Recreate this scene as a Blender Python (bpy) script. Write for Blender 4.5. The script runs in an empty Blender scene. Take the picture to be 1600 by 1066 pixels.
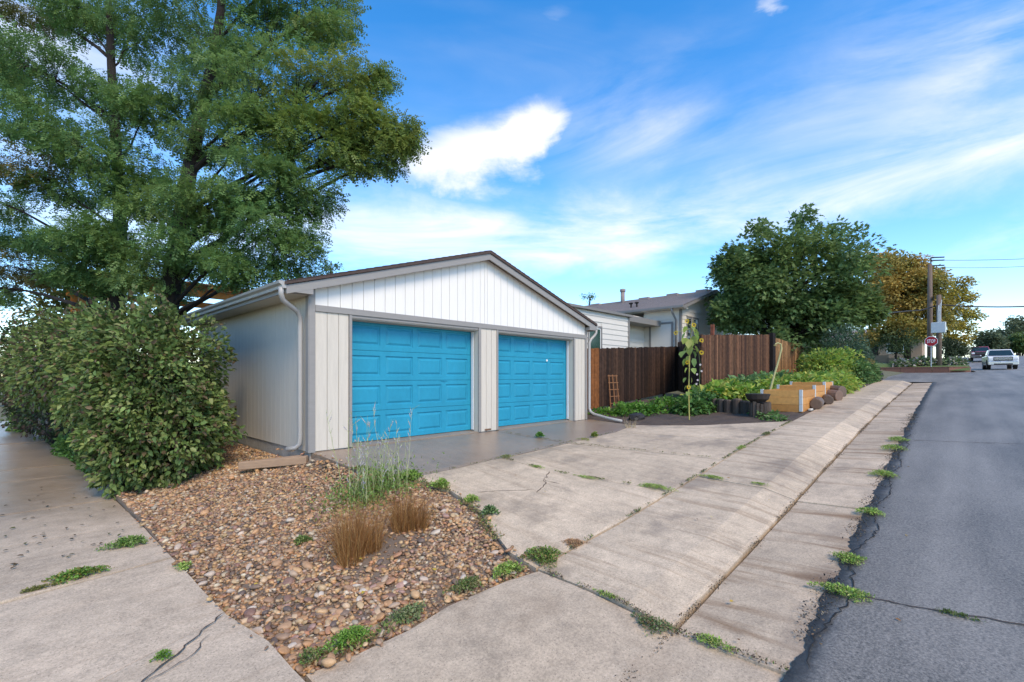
import bpy, bmesh, math, random
import numpy as np
from mathutils import Vector, Matrix
random.seed(7); RNG = np.random.default_rng(7)
sc = bpy.context.scene
COL = sc.collection

# ------------------------------------------------------------------ camera
CAM_H = 1.157
TH = math.radians(43.3)                      # angle between the side street (X axis) and the view
FW = (math.cos(TH), math.sin(TH)); RT = (math.sin(TH), -math.cos(TH))
FPX = 731.0
cam_d = bpy.data.cameras.new('camera'); cam = bpy.data.objects.new('camera', cam_d); COL.objects.link(cam)
cam.location = (0, 0, CAM_H)
cam.rotation_euler = (math.pi/2, 0, TH - math.pi/2)
cam_d.sensor_width = 36; cam_d.lens = 36*FPX/1600; cam_d.shift_y = (588-533)/1600
cam_d.clip_start = .05; cam_d.clip_end = 3000
sc.camera = cam

# ------------------------------------------------------------------ sky
SUN_AZ = math.radians(-108)                    # direction to the sun in the XY plane
SUN_EL = math.radians(47)
w = bpy.data.worlds.new('World'); sc.world = w; w.use_nodes = True
nt = w.node_tree; nt.nodes.clear()
def N(t, **k):
    n = nt.nodes.new(t)
    for a, b in k.items(): setattr(n, a, b)
    return n
def L(a, b): nt.links.new(a, b)
def MT(op, a, b=None, c=None, clamp=False):
    n = nt.nodes.new('ShaderNodeMath'); n.operation = op; n.use_clamp = clamp
    for i, v in enumerate((a, b, c)):
        if v is None: continue
        if isinstance(v, (int, float)): n.inputs[i].default_value = v
        else: nt.links.new(v, n.inputs[i])
    return n.outputs[0]
sky = N('ShaderNodeTexSky', sky_type='NISHITA', sun_disc=False)
sky.sun_elevation = SUN_EL; sky.sun_rotation = math.pi/2 - SUN_AZ
sky.altitude = 1600; sky.air_density = 1.0; sky.dust_density = .6; sky.ozone_density = 2.5
tc = N('ShaderNodeTexCoord'); sep = N('ShaderNodeSeparateXYZ'); L(tc.outputs['Generated'], sep.inputs[0])
el = MT('ARCSINE', sep.outputs[2])
az = MT('ARCTAN2', sep.outputs[1], sep.outputs[0])
def noise(scale, detail, rough, sx=1, sy=1, sz=1, dist=0., off=0.):
    m = N('ShaderNodeMapping'); m.inputs['Scale'].default_value = (sx, sy, sz); m.inputs['Location'].default_value = (off, off*.7, off*.3)
    L(tc.outputs['Generated'], m.inputs[0])
    n = N('ShaderNodeTexNoise'); n.inputs['Scale'].default_value = scale; n.inputs['Detail'].default_value = detail
    n.inputs['Roughness'].default_value = rough; n.inputs['Distortion'].default_value = dist
    L(m.outputs[0], n.inputs[0]); return n.outputs[0]
n_wisp = noise(2.2, 8, .6, 1, 1, 4.5, .6, 3.1)
n_puff = noise(7.0, 9, .62, 1, 1, 1.5, .2, 1.3)
n_big = noise(1.3, 4, .5, 1, 1, 3.0, .3, 5.7)
def px_dir(x, y):
    a = (x-800)/FPX; b = (588-y)/FPX
    d = Vector((FW[0]+a*RT[0], FW[1]+a*RT[1], b)).normalized()
    return math.atan2(d.y, d.x), math.asin(d.z)
azw = MT('ADD', az, MT('MULTIPLY', MT('SUBTRACT', n_wisp, .5), .22))
elw = MT('ADD', el, MT('MULTIPLY', MT('SUBTRACT', n_puff, .5), .10))
def blob(x, y, sx, sy, amp, tilt=0.):
    A, E = px_dir(x, y)
    du = MT('SUBTRACT', A, azw); dv = MT('SUBTRACT', elw, E)      # du grows to the right
    if tilt:
        c, s = math.cos(tilt), math.sin(tilt)
        u = MT('ADD', MT('MULTIPLY', du, c), MT('MULTIPLY', dv, s)); v = MT('SUBTRACT', MT('MULTIPLY', dv, c), MT('MULTIPLY', du, s))
    else: u, v = du, dv
    r = MT('ADD', MT('POWER', MT('DIVIDE', u, sx), 2.), MT('POWER', MT('DIVIDE', v, sy), 2.))
    return MT('MULTIPLY', MT('EXPONENT', MT('MULTIPLY', r, -1.)), amp)
def total(lst):
    t = lst[0]
    for q in lst[1:]: t = MT('ADD', t, q)
    return t
veil = total([blob(1330, 300, .55, .050, .95, .06), blob(820, 365, .50, .060, .85, .06), blob(1350, 150, .22, .11, .55, .3),
              blob(1560, 70, .12, .05, .7, .4), blob(1020, 215, .17, .05, .55), blob(560, 330, .2, .05, .6), blob(60, 300, .25, .10, .8),
              blob(40, 60, .2, .09, .8), blob(1560, 375, .12, .03, .6, .3), blob(640, 400, .5, .05, .45)])
# cloud veils elsewhere in the sky come from the same noise
gen = MT('MULTIPLY', MT('SUBTRACT', n_big, .47), 2.6, clamp=True)
vmask = MT('MULTIPLY', MT('ADD', veil, MT('MULTIPLY', gen, .62)), MT('ADD', MT('MULTIPLY', MT('SUBTRACT', n_wisp, .36), 3.0, clamp=True), .16))
puff = total([blob(835, 205, .085, .050, 1.5, .25), blob(735, 235, .12, .055, 1.05, .2), blob(1195, 12, .022, .03, .75, .9), blob(765, 335, .04, .02, .5),
              blob(860, 18, .04, .02, .4), blob(680, 275, .15, .06, .75)])
pmask = MT('MULTIPLY', MT('SUBTRACT', MT('ADD', puff, MT('MULTIPLY', MT('SUBTRACT', n_puff, .5), 1.4)), .22), .85, clamp=True)
pmask = MT('MULTIPLY', pmask, MT('MULTIPLY', puff, 1.1, clamp=True))
cm = MT('MAXIMUM', MT('MULTIPLY', vmask, .70), pmask)
hz = MT('EXPONENT', MT('MULTIPLY', MT('MAXIMUM', el, 0.), -7.))            # pale air low over the horizon
cm = MT('MAXIMUM', cm, MT('MULTIPLY', hz, .40), clamp=False); cm = MT('MINIMUM', cm, 1.)
hsv = N('ShaderNodeHueSaturation'); hsv.inputs['Saturation'].default_value = 1.38; hsv.inputs['Hue'].default_value = .503; hsv.inputs['Value'].default_value = 1.75
L(sky.outputs[0], hsv.inputs['Color'])
mix = N('ShaderNodeMix', data_type='RGBA'); L(cm, mix.inputs['Factor']); L(hsv.outputs[0], mix.inputs['A']); mix.inputs['B'].default_value = (5.0, 5.35, 5.95, 1)
bg = N('ShaderNodeBackground'); bg.inputs['Strength'].default_value = .095; L(mix.outputs['Result'], bg.inputs['Color'])
out = N('ShaderNodeOutputWorld'); L(bg.outputs[0], out.inputs[0])

# ------------------------------------------------------------------ sun behind thin cloud
sd = bpy.data.lights.new('sun', 'SUN'); sun = bpy.data.objects.new('sun', sd); COL.objects.link(sun)
sd.energy = 1.4; sd.angle = math.radians(26); sd.color = (1, .91, .78)
sv = Vector((math.cos(SUN_AZ)*math.cos(SUN_EL), math.sin(SUN_AZ)*math.cos(SUN_EL), math.sin(SUN_EL)))
sun.rotation_euler = sv.to_track_quat('Z', 'Y').to_euler(); sun.location = (0, 0, 40)

vs = sc.view_settings
vs.view_transform = 'Standard'; vs.look = 'None'; vs.gamma = 1; vs.use_curve_mapping = False
vs.exposure = 1.32
vs.use_white_balance = True; vs.white_balance_temperature = 7900; vs.white_balance_tint = 10
sc.cycles.use_denoising = True
sc.cycles.max_bounces = 6; sc.cycles.transparent_max_bounces = 8

# ------------------------------------------------------------------ ground heights
def interp(x,pts):
    if x<=pts[0][0]:
        (x0,y0),(x1,y1)=pts[0],pts[1]; return y0+(x-x0)*(y1-y0)/(x1-x0)*0.3
    if x>=pts[-1][0]: return pts[-1][1]
    for (x0,y0),(x1,y1) in zip(pts,pts[1:]):
        if x<=x1:
            return y0+(y1-y0)*(x-x0)/(x1-x0)
ZG=[(-10,-.95),(0,-.78),(3,-.62),(6.5,-.40),(9.4,-.17),(15.4,.20),(20.7,.44),(29,.79),(36,1.1),(50,1.45),(66,1.68),(90,3.17),(125,4.7),(160,5.2),(420,5.5)]
def zg(X): # street profile, softened
    return sum(interp(X+d,ZG) for d in (-2,-1,0,1,2))/5
BK=[(-1,-.66),(1.05,-.6),(3.0,-.14),(3.12,0.0),(10.7,0.0),(18,.5),(30,1.3),(50,2.3),(66,2.6),(90,4.1),(125,5.6),(420,6.5)]
def curb(X): return .06+.07*min(1,max(0,(X-4.5)/4))
YG=1.42; YC=1.78; YL=2.65; YA=.75
def Z(X,Y):
    f=zg(X)+curb(X)+.02
    if X<1.2:
        # left street pavement falls gently to the back
        k=min(1,max(0,(1.2-X)/.25)); 
    else: k=0
    if Y>=YL:
        s=min(1,(Y-YL)/(7.15-YL)); v=f+(interp(X,BK)-f)*s
    elif Y>=YC: v=zg(X)+curb(X)+.02*(Y-YC)/(YL-YC)
    elif Y>=YG: v=zg(X)+curb(X)*(Y-YG)/(YC-YG)
    elif Y>=YA: v=zg(X)+.03*(YG-Y)/(YG-YA)
    else: v=zg(X)+.03+.022*min(5,YA-Y)
    if k>0:
        w=-.56-.012*(Y-2.5) if Y>1 else -.54
        v=v*(1-k)+w*k
    return v
def at(x, y, t):
    """a point of the place seen along photo pixel (x, y), t metres deep"""
    a = (x-800)/FPX
    return Vector((t*(FW[0]+a*RT[0]), t*(FW[1]+a*RT[1]), CAM_H+t*(588-y)/FPX))

# ------------------------------------------------------------------ helpers
class MB:
    def __init__(s): s.v = []; s.f = []; s.c = []
    def add(s, vs, fs, col=None):
        o = len(s.v); s.v += [tuple(v) for v in vs]; s.f += [tuple(i+o for i in f) for f in fs]
        if col is not None: s.c += [col]*len(vs)
        return s
    def box(s, x0, x1, y0, y1, z0, z1, M=None, col=None, b=0.):
        vs = [Vector((x, y, z)) for z in (z0, z1) for y in (y0, y1) for x in (x0, x1)]
        if M is not None: vs = [M @ v for v in vs]
        return s.add(vs, [(0,2,3,1),(4,5,7,6),(0,1,5,4),(2,6,7,3),(0,4,6,2),(1,3,7,5)], col)
    def prism(s, pts, d, col=None):
        """pts: 3-D polygon, d: extrusion vector"""
        n = len(pts); pts = [Vector(p) for p in pts]; d = Vector(d)
        vs = pts+[p+d for p in pts]
        nn = Vector((0,0,0))
        for i in range(n): nn += pts[i].cross(pts[(i+1) % n])
        fs = [tuple(range(n))[::-1], tuple(range(n, 2*n))]+[(i, (i+1) % n, n+(i+1) % n, n+i) for i in range(n)]
        if nn.dot(d) < 0: fs = [f[::-1] for f in fs]
        return s.add(vs, fs, col)
    def tube(s, path, r, n=6, col=None, cap=True):
        path = [Vector(p) for p in path]; k = len(path)
        if not hasattr(r, '__len__'): r = [r]*k
        vs = []; up = Vector((0, 0, 1)); pu = None
        for i, p in enumerate(path):
            d = (path[min(i+1, k-1)]-path[max(i-1, 0)]).normalized()
            if pu is None:
                u = d.cross(up)
                if u.length < .05: u = d.cross(Vector((1, 0, 0)))
            else: u = pu - d*pu.dot(d)
            u.normalize(); pu = u; v = d.cross(u)
            for j in range(n):
                a = 2*math.pi*j/n; vs.append(p+(u*math.cos(a)+v*math.sin(a))*r[i])
        fs = [(i*n+j, i*n+j+n, i*n+(j+1) % n+n, i*n+(j+1) % n) for i in range(k-1) for j in range(n)]
        if cap: fs += [tuple(range(n)), tuple(range((k-1)*n, k*n))[::-1]]
        return s.add(vs, fs, col)
    def blob(s, c, r, sub=1, jit=.12, col=None):
        bm = bmesh.new(); bmesh.ops.create_icosphere(bm, subdivisions=sub, radius=1)
        vs = []
        for v in bm.verts:
            q = 1+random.uniform(-jit, jit); vs.append((c[0]+v.co.x*r[0]*q, c[1]+v.co.y*r[1]*q, c[2]+v.co.z*r[2]*q))
        fs = [tuple(x.index for x in f.verts) for f in bm.faces]; bm.free()
        return s.add(vs, fs, col)
    def build(s, name, mat, parent=None, smooth=False, bevel=0.):
        me = bpy.data.meshes.new(name); me.from_pydata(s.v, [], s.f); me.update()
        if s.c and len(s.c) == len(s.v):
            at_ = me.color_attributes.new('Col', 'FLOAT_COLOR', 'POINT')
            at_.data.foreach_set('color', np.array([(*c, 1.) for c in s.c], dtype=np.float32).ravel())
        return link(name, me, mat, parent, smooth, bevel)
def link(name, me, mat, parent=None, smooth=False, bevel=0.):
    me.materials.append(mat)
    if smooth: me.polygons.foreach_set('use_smooth', [True]*len(me.polygons))
    o = bpy.data.objects.new(name, me); COL.objects.link(o)
    if parent is not None: o.parent = parent
    if bevel:
        m = o.modifiers.new('bevel', 'BEVEL'); m.width = bevel; m.segments = 2; m.limit_method = 'ANGLE'
    return o
def np_mesh(name, V, F, C, mat, parent=None, smooth=False):
    """V (n,3), F (m,k) uniform polygons, C (n,3)"""
    me = bpy.data.meshes.new(name); m, k = F.shape
    me.vertices.add(len(V)); me.vertices.foreach_set('co', V.astype(np.float32).ravel())
    me.loops.add(m*k); me.loops.foreach_set('vertex_index', F.astype(np.int32).ravel())
    me.polygons.add(m); me.polygons.foreach_set('loop_start', np.arange(0, m*k, k, dtype=np.int32))
    me.update(calc_edges=True)
    a = me.color_attributes.new('Col', 'FLOAT_COLOR', 'POINT')
    a.data.foreach_set('color', np.concatenate([C, np.ones((len(C), 1))], 1).astype(np.float32).ravel())
    return link(name, me, mat, parent, smooth)
def empty(name, loc=(0,0,0)):
    o = bpy.data.objects.new(name, None); o.location = loc; o.empty_display_size = .2; COL.objects.link(o); return o
def tag(o, label=None, cat=None, group=None, kind=None):
    if label: o['label'] = label
    if cat: o['category'] = cat
    if group: o['group'] = group
    if kind: o['kind'] = kind
    return o
def thing(name, label, cat, group=None): return tag(empty(name), label, cat, group)

# ------------------------------------------------------------------ materials
def newmat(name):
    m = bpy.data.materials.new(name); m.use_nodes = True; t = m.node_tree; t.nodes.clear()
    return m, t
class NT:
    def __init__(s, t): s.t = t
    def n(s, ty, **k):
        q = s.t.nodes.new(ty)
        for a, b in k.items():
            if a.startswith('i_'): q.inputs[a[2:]].default_value = b
            else: setattr(q, a, b)
        return q
    def l(s, a, b): s.t.links.new(a, b)
    def m(s, op, a, b=None, c=None, clamp=False):
        q = s.t.nodes.new('ShaderNodeMath'); q.operation = op; q.use_clamp = clamp
        for i, v in enumerate((a, b, c)):
            if v is None: continue
            if isinstance(v, (int, float)): q.inputs[i].default_value = v
            else: s.l(v, q.inputs[i])
        return q.outputs[0]
    def pos(s):
        if not hasattr(s, '_p'): s._p = s.n('ShaderNodeNewGeometry').outputs['Position']
        return s._p
    def xyz(s):
        if not hasattr(s, '_x'):
            q = s.n('ShaderNodeSeparateXYZ'); s.l(s.pos(), q.inputs[0]); s._x = q.outputs
        return s._x
    def noise(s, scale, detail=4, rough=.55, sc=(1,1,1), off=0, dist=0):
        mp = s.n('ShaderNodeMapping'); mp.inputs['Scale'].default_value = sc; mp.inputs['Location'].default_value = (off, off*.6, off*.3)
        s.l(s.pos(), mp.inputs[0])
        q = s.n('ShaderNodeTexNoise'); q.inputs['Scale'].default_value = scale; q.inputs['Detail'].default_value = detail
        q.inputs['Roughness'].default_value = rough; q.inputs['Distortion'].default_value = dist
        s.l(mp.outputs[0], q.inputs[0]); return q.outputs[0]
    def ramp(s, v, a, b):          # 0 below a, 1 above b
        q = s.n('ShaderNodeMapRange'); q.inputs[1].default_value = a; q.inputs[2].default_value = b; q.interpolation_type = 'SMOOTHSTEP'
        s.l(v, q.inputs[0]); return q.outputs[0]
    def mix(s, f, a, b):
        q = s.n('ShaderNodeMix', data_type='RGBA')
        for v, k in ((f, 'Factor'), (a, 'A'), (b, 'B')):
            if isinstance(v, (int, float)): q.inputs[k].default_value = v
            elif isinstance(v, (tuple, list)): q.inputs[k].default_value = (*v[:3], 1)
            else: s.l(v, q.inputs[k])
        return q.outputs['Result']
    def mul(s, col, fac):
        q = s.n('ShaderNodeVectorMath', operation='SCALE')
        if isinstance(col, tuple): q.inputs[0].default_value = col
        else: s.l(col, q.inputs[0])
        if isinstance(fac, (int, float)): q.inputs['Scale'].default_value = fac
        else: s.l(fac, q.inputs['Scale'])
        return q.outputs[0]
    def out(s, col, rough=.6, bump=None, bstr=.3, bdist=.01, metal=0., spec=.5, coat=0., transl=0.):
        p = s.n('ShaderNodeBsdfPrincipled')
        if isinstance(col, tuple): p.inputs['Base Color'].default_value = (*col, 1)
        else: s.l(col, p.inputs['Base Color'])
        if isinstance(rough, (int, float)): p.inputs['Roughness'].default_value = rough
        else: s.l(rough, p.inputs['Roughness'])
        p.inputs['Metallic'].default_value = metal; p.inputs['Specular IOR Level'].default_value = spec
        p.inputs['Coat Weight'].default_value = coat
        if bump is not None:
            b = s.n('ShaderNodeBump'); b.inputs['Strength'].default_value = bstr; b.inputs['Distance'].default_value = bdist
            s.l(bump, b.inputs['Height']); s.l(b.outputs[0], p.inputs['Normal'])
        o = s.n('ShaderNodeOutputMaterial'); sh = p.outputs[0]
        if transl:
            tr = s.n('ShaderNodeBsdfTranslucent')
            if isinstance(col, tuple): tr.inputs[0].default_value = (*col, 1)
            else: s.l(col, tr.inputs[0])
            mx = s.n('ShaderNodeMixShader'); mx.inputs[0].default_value = transl
            s.l(sh, mx.inputs[1]); s.l(tr.outputs[0], mx.inputs[2]); sh = mx.outputs[0]
        s.l(sh, o.inputs[0])
def plain(name, col, rough=.6, var=.2, scale=6., sc=(1,1,1), bump=.0, metal=0., spec=.5, coat=0., bd=.005):
    m, t = newmat(name); q = NT(t)
    n1 = q.noise(scale, 5, .6, sc); n2 = q.noise(scale*9, 3, .6, sc, 3.)
    f = q.m('ADD', q.m('MULTIPLY', q.m('SUBTRACT', n1, .5), var*2), q.m('ADD', q.m('MULTIPLY', q.m('SUBTRACT', n2, .5), var), 1.))
    q.out(q.mul(col, f), rough, n2 if bump else None, bump, bd, metal, spec, coat); return m
def leafmat(name, rough=.5, transl=.3, gain=1.):
    m, t = newmat(name); q = NT(t)
    a = q.n('ShaderNodeAttribute', attribute_name='Col')
    q.out(q.mul(a.outputs['Color'], gain), rough, transl=transl, spec=.35); return m
def colmat(name, rough=.6, var=.2, scale=40, bump=.2, spec=.5):
    m, t = newmat(name); q = NT(t); a = q.n('ShaderNodeAttribute', attribute_name='Col')
    n = q.noise(scale, 4, .6); f = q.m('ADD', q.m('MULTIPLY', q.m('SUBTRACT', n, .5), var*2), 1.)
    q.out(q.mul(a.outputs['Color'], f), rough, n, bump, .004, spec=spec); return m
def concrete(name, base, wet_axis=None, wet=(0, 0), patch=0., streak=.35, streak_dir=(9, .5, 1), blotch=0.):
    m, t = newmat(name); q = NT(t); X = q.xyz()
    big = q.noise(.9, 5, .6); mid = q.noise(6, 7, .68, off=2.); fine = q.noise(55, 5, .75, off=5.); spk = q.noise(95, 3, .6, off=8.)
    f = q.m('ADD', q.m('MULTIPLY', q.m('SUBTRACT', big, .5), .75), q.m('MULTIPLY', q.m('SUBTRACT', mid, .5), .95))
    f = q.m('ADD', f, q.m('MULTIPLY', q.m('SUBTRACT', fine, .5), 1.5)); f = q.m('ADD', f, 1.)
    oi = q.n('ShaderNodeObjectInfo').outputs['Random']
    f = q.m('MULTIPLY', f, q.m('ADD', .90, q.m('MULTIPLY', oi, .18)))
    col = q.mul(base, f)
    dark = q.m('SUBTRACT', 1., q.ramp(spk, .33, .40)); col = q.mix(q.m('MULTIPLY', dark, .7), col, (.12, .09, .07))
    lite = q.ramp(q.noise(70, 3, .6, off=12.), .66, .74); col = q.mix(q.m('MULTIPLY', lite, .5), col, (.62, .55, .48))
    st = q.ramp(q.noise(1.0, 5, .62, streak_dir, 4., .4), .48, .68)
    col = q.mix(q.m('MULTIPLY', st, streak), col, (.21, .115, .052))
    if blotch:
        bl = q.ramp(q.noise(1.5, 5, .7, off=21.), .62, .74); col = q.mix(q.m('MULTIPLY', bl, blotch), col, (.10, .09, .08))
    rough = q.m('ADD', .62, q.m('MULTIPLY', mid, .25))
    wm = None
    if wet_axis is not None:
        wn = q.noise(1.1, 5, .6, off=9.)
        wm = q.ramp(q.m('ADD', X[wet_axis], q.m('MULTIPLY', q.m('SUBTRACT', wn, .5), 2.0)), wet[0], wet[1])
    if patch:
        pm = q.m('MULTIPLY', q.ramp(q.noise(.8, 5, .6, (1, 1.6, 1), 14.), .50, .66), patch)
        wm = pm if wm is None else q.m('MAXIMUM', wm, pm)
    if wm is not None:
        col = q.mix(q.m('MULTIPLY', wm, .8), col, q.mul(col, .50))
        col = q.mix(q.m('MULTIPLY', wm, .30), col, (.22, .135, .08))
        gl = q.m('ADD', .20, q.m('MULTIPLY', mid, .26))
        rough = q.m('ADD', q.m('MULTIPLY', rough, q.m('SUBTRACT', 1., wm)), q.m('MULTIPLY', gl, wm))
    hgt = q.m('ADD', fine, q.m('MULTIPLY', mid, .6))
    q.out(col, rough, hgt, .3, .006, spec=.42); return m
CONC = (.50, .385, .270)
M = {}
M['drive_wet'] = concrete('wet_concrete', (.47, .355, .27), 1, (3.6, 5.0), .0, .18)
M['drive'] = concrete('driveway_concrete', CONC, 1, (4.9, 6.6), .6, .2, blotch=.25)
M['walk'] = concrete('sidewalk_concrete', CONC, None, (0, 0), .6, .42, blotch=.2)
M['corner'] = concrete('corner_concrete', (.485, .372, .262), None, (0, 0), .0, .15, (2, 2, 1), .35)
M['gutter'] = concrete('gutter_concrete', (.49, .372, .258), None, (0, 0), .45, .85, (4, .4, 1))
M['left_walk'] = concrete('left_sidewalk_concrete', (.51, .395, .285), 1, (5.8, 10.5), .0, .15, (.6, 5, 1), .15)
M['foundation'] = concrete('foundation_concrete', (.34, .31, .28), None, (0, 0), 0, .3)
M['dusty'] = plain('dusty_soil', (.20, .145, .105), .95, .4, 11, bump=.9, bd=.015)
M['soil'] = plain('soil', (.085, .058, .042), .9, .5, 9, bump=.9, bd=.02)
M['ground'] = plain('dry_ground', (.13, .12, .06), .95, .45, 2.5, bump=.5, bd=.02)
M['lawn'] = plain('lawn', (.085, .13, .03), .95, .5, 6, bump=.8, bd=.03)
M['siding'] = plain('siding_paint', (.56, .505, .43), .7, .14, 5, (6, 6, .5), .25)
M['gable'] = plain('gable_paint', (.74, .71, .665), .65, .05, 5, (6, 6, .5), .2)
M['trim'] = plain('grey_trim', (.26, .245, .23), .6, .12, 5, (1, 1, 4), .1)
M['metal_trim'] = plain('painted_metal_gutter', (.36, .345, .325), .4, .08, 5)
M['door'] = plain('blue_door_paint', (.0005, .25, .385), .55, .20, 2.2, (1, 1, .5), bump=.08, spec=.28)
M['shingle'] = plain('brown_shingle', (.070, .045, .038), .85, .35, 14, (1, 1, 1), .5, bd=.01)
M['weather'] = plain('white_seal', (.75, .75, .74), .5, .05)
M['rust'] = plain('rusty_steel', (.16, .085, .05), .8, .4, 20)
M['dark'] = plain('dark_void', (.012, .011, .010), .9, .2)
M['timber'] = plain('weathered_timber', (.34, .22, .14), .85, .3, 6, (1, 1, 8), .5)
M['stone'] = colmat('river_stone', .55, .35, 45, .25)
M['leaf'] = leafmat('leaf', .5, .42); M['leaf_dull'] = leafmat('dull_leaf', .6, .25); M['leaf_far'] = leafmat('far_leaf', .7, .3)
M['bark'] = plain('dark_bark', (.030, .022, .018), .95, .5, 10, (4, 4, 1), 1., bd=.02)
M['stem'] = leafmat('stem', .7, .0)
M['fence'] = colmat('stained_fence', .85, .9, 9, .4, .22)
M['wood'] = colmat('coloured_wood', .65, .3, 12, .2)
M['lap'] = plain('lap_siding_paint', (.62, .585, .53), .65, .06, 4)
M['house_trim'] = plain('house_trim', (.20, .19, .18), .6, .1)
M['glass'] = plain('window_glass', (.015, .03, .026), .08, .3, 3, spec=.8)
M['green_curtain'] = plain('green_curtain_glass', (.012, .045, .032), .12, .3, 3, (6, 6, 1))
M['white'] = plain('white_frame', (.8, .8, .79), .5, .04)
M['pole'] = plain('pole_wood', (.15, .105, .08), .9, .35, 6, (4, 4, .5), .4)
M['grey_box'] = plain('grey_metal_box', (.50, .53, .53), .5, .06)
M['sign_red'] = plain('sign_red', (.42, .012, .02), .4, .05)
M['sign_white'] = plain('sign_white', (.85, .85, .85), .45, .03)
M['brick'] = plain('red_brick', (.19, .085, .06), .9, .35, 12, bump=.5)
M['wire'] = plain('cable', (.03, .03, .032), .6, .1)
M['tan'] = plain('tan_wall', (.36, .25, .18), .9, .15, 3)

# ================================================================== SETTING
def lines(segs):
    r = []
    for a, b, s in segs:
        n = max(1, round((b-a)/s)); r += [a+(b-a)*i/n for i in range(n)]
    r.append(segs[-1][1]); return r
def sheet(name, xs, ys, zf, mat, parent=None, keep=None):
    nx, ny = len(xs), len(ys)
    V = [(x, y, zf(x, y)) for y in ys for x in xs]
    Fc = []
    for j in range(ny-1):
        for i in range(nx-1):
            if keep and not keep((xs[i]+xs[i+1])/2, (ys[j]+ys[j+1])/2): continue
            Fc.append((j*nx+i, j*nx+i+1, (j+1)*nx+i+1, (j+1)*nx+i))
    mb = MB(); mb.v = V; mb.f = Fc
    return mb.build(name, mat, parent, True)
def far_z(X, Y):
    d = max(0., abs(Y-2)-35)
    return Z(X, min(60, Y)) - .105 - min(6., d*.02)
g = sheet('ground', lines([(-900, -60, 120), (-60, -4, 8), (-4, 34, .5), (34, 170, 4), (170, 1200, 100)]),
          lines([(-900, -60, 120), (-60, -12, 6), (-12, 0, 1), (0, .7, .35), (.7, 2.7, .13), (2.7, 16, .5), (16, 70, 6), (70, 1200, 110)]), far_z, M['ground'])
tag(g, kind='structure')

def inset_poly(P, d):
    n = len(P); R = []
    A = sum(P[i][0]*P[(i+1) % n][1]-P[(i+1) % n][0]*P[i][1] for i in range(n))
    if A < 0: P = P[::-1]
    for i in range(n):
        a, b, c = Vector(P[i-1]), Vector(P[i]), Vector(P[(i+1) % n])
        e1 = (b-a).normalized(); e2 = (c-b).normalized()
        n1 = Vector((-e1.y, e1.x)); n2 = Vector((-e2.y, e2.x))
        k = n1+n2; k = k/max(.4, k.dot(n1)) if k.length > 1e-6 else n1
        R.append((b.x+k.x*d, b.y+k.y*d))
    return R
def densify(P, step=.35, jit=.004):
    R = []
    for i in range(len(P)):
        a, b = P[i], P[(i+1) % len(P)]; n = max(1, int(math.hypot(b[0]-a[0], b[1]-a[1])/step))
        for k in range(n):
            q = 0 if k == 0 else jit
            R.append((a[0]+(b[0]-a[0])*k/n+random.uniform(-q, q), a[1]+(b[1]-a[1])*k/n+random.uniform(-q, q)))
    return R
def slab(name, poly, parent, mat, zf=Z, thick=.12, gap=.012, cell=.3, ycuts=(), dz=0., tilt=.004, lip=.007, jit=.004):
    P = densify(inset_poly(poly, gap), .3, jit)
    bm = bmesh.new(); bm.faces.new([bm.verts.new((x, y, 0)) for x, y in P])
    bmesh.ops.inset_region(bm, faces=bm.faces[:], thickness=.014, use_even_offset=True)
    xs = [p[0] for p in P]; ys = [p[1] for p in P]
    cuts = [(0, x) for x in np.arange(math.floor(min(xs)/cell)*cell, max(xs), cell)] + [(1, y) for y in np.arange(math.floor(min(ys)/cell)*cell, max(ys), cell)] + [(1, y) for y in ycuts]
    for ax, v in cuts:
        co = (v, 0, 0) if ax == 0 else (0, v, 0); no = (1, 0, 0) if ax == 0 else (0, 1, 0)
        bmesh.ops.bisect_plane(bm, geom=bm.verts[:]+bm.edges[:]+bm.faces[:], plane_co=co, plane_no=no, dist=1e-4)
    tx, ty = random.uniform(-tilt, tilt), random.uniform(-tilt, tilt); o = random.uniform(-tilt, tilt)
    cx_, cy_ = sum(xs)/len(xs), sum(ys)/len(ys)
    bd = {v for e in bm.edges if e.is_boundary for v in e.verts}
    for v in bm.verts:
        v.co.z = zf(v.co.x, v.co.y)+dz+o+tx*(v.co.x-cx_)*.7+ty*(v.co.y-cy_)*.7-(lip if v in bd else 0)
    r = bmesh.ops.extrude_edge_only(bm, edges=[e for e in bm.edges if e.is_boundary])
    for v in r['geom']:
        if isinstance(v, bmesh.types.BMVert): v.co.z -= thick
    bmesh.ops.recalc_face_normals(bm, faces=bm.faces[:])
    up = sum(f.normal.z*f.calc_area() for f in bm.faces)
    if up < 0: bmesh.ops.reverse_faces(bm, faces=bm.faces[:])
    me = bpy.data.meshes.new(name); bm.to_mesh(me); bm.free()
    return link(name, me, mat, parent)

# --- driveway in front of the garage
drive = tag(empty('driveway', (7, 5, -.1)), kind='structure'); drive.location = (0, 0, 0)
slab('slab', [(3.10, 7.22), (3.24, 6.0), (3.62, 5.30), (4.8, 5.30), (7.12, 5.26), (7.0, 7.13), (3.6, 7.13)], drive, M['drive_wet'])
slab('slab', [(7.0, 7.13), (7.12, 5.26), (8.75, 5.24), (10.02, 5.52), (10.66, 7.13)], drive, M['drive_wet'])
slab('slab', [(3.62, 5.30), (3.75, 4.64), (3.61, 3.95), (3.34, 3.42), (3.16, 3.02), (3.13, 2.66), (5.85, 2.65), (5.40, 4.25), (5.37, 5.28)], drive, M['drive'])
slab('slab', [(5.37, 5.28), (5.40, 4.25), (5.85, 2.65), (7.75, 2.65), (7.45, 4.0), (7.12, 5.26)], drive, M['drive'])
slab('slab', [(7.12, 5.26), (7.45, 4.0), (7.75, 2.65), (9.35, 2.65), (9.2, 3.85), (8.75, 5.24)], drive, M['drive'])
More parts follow.
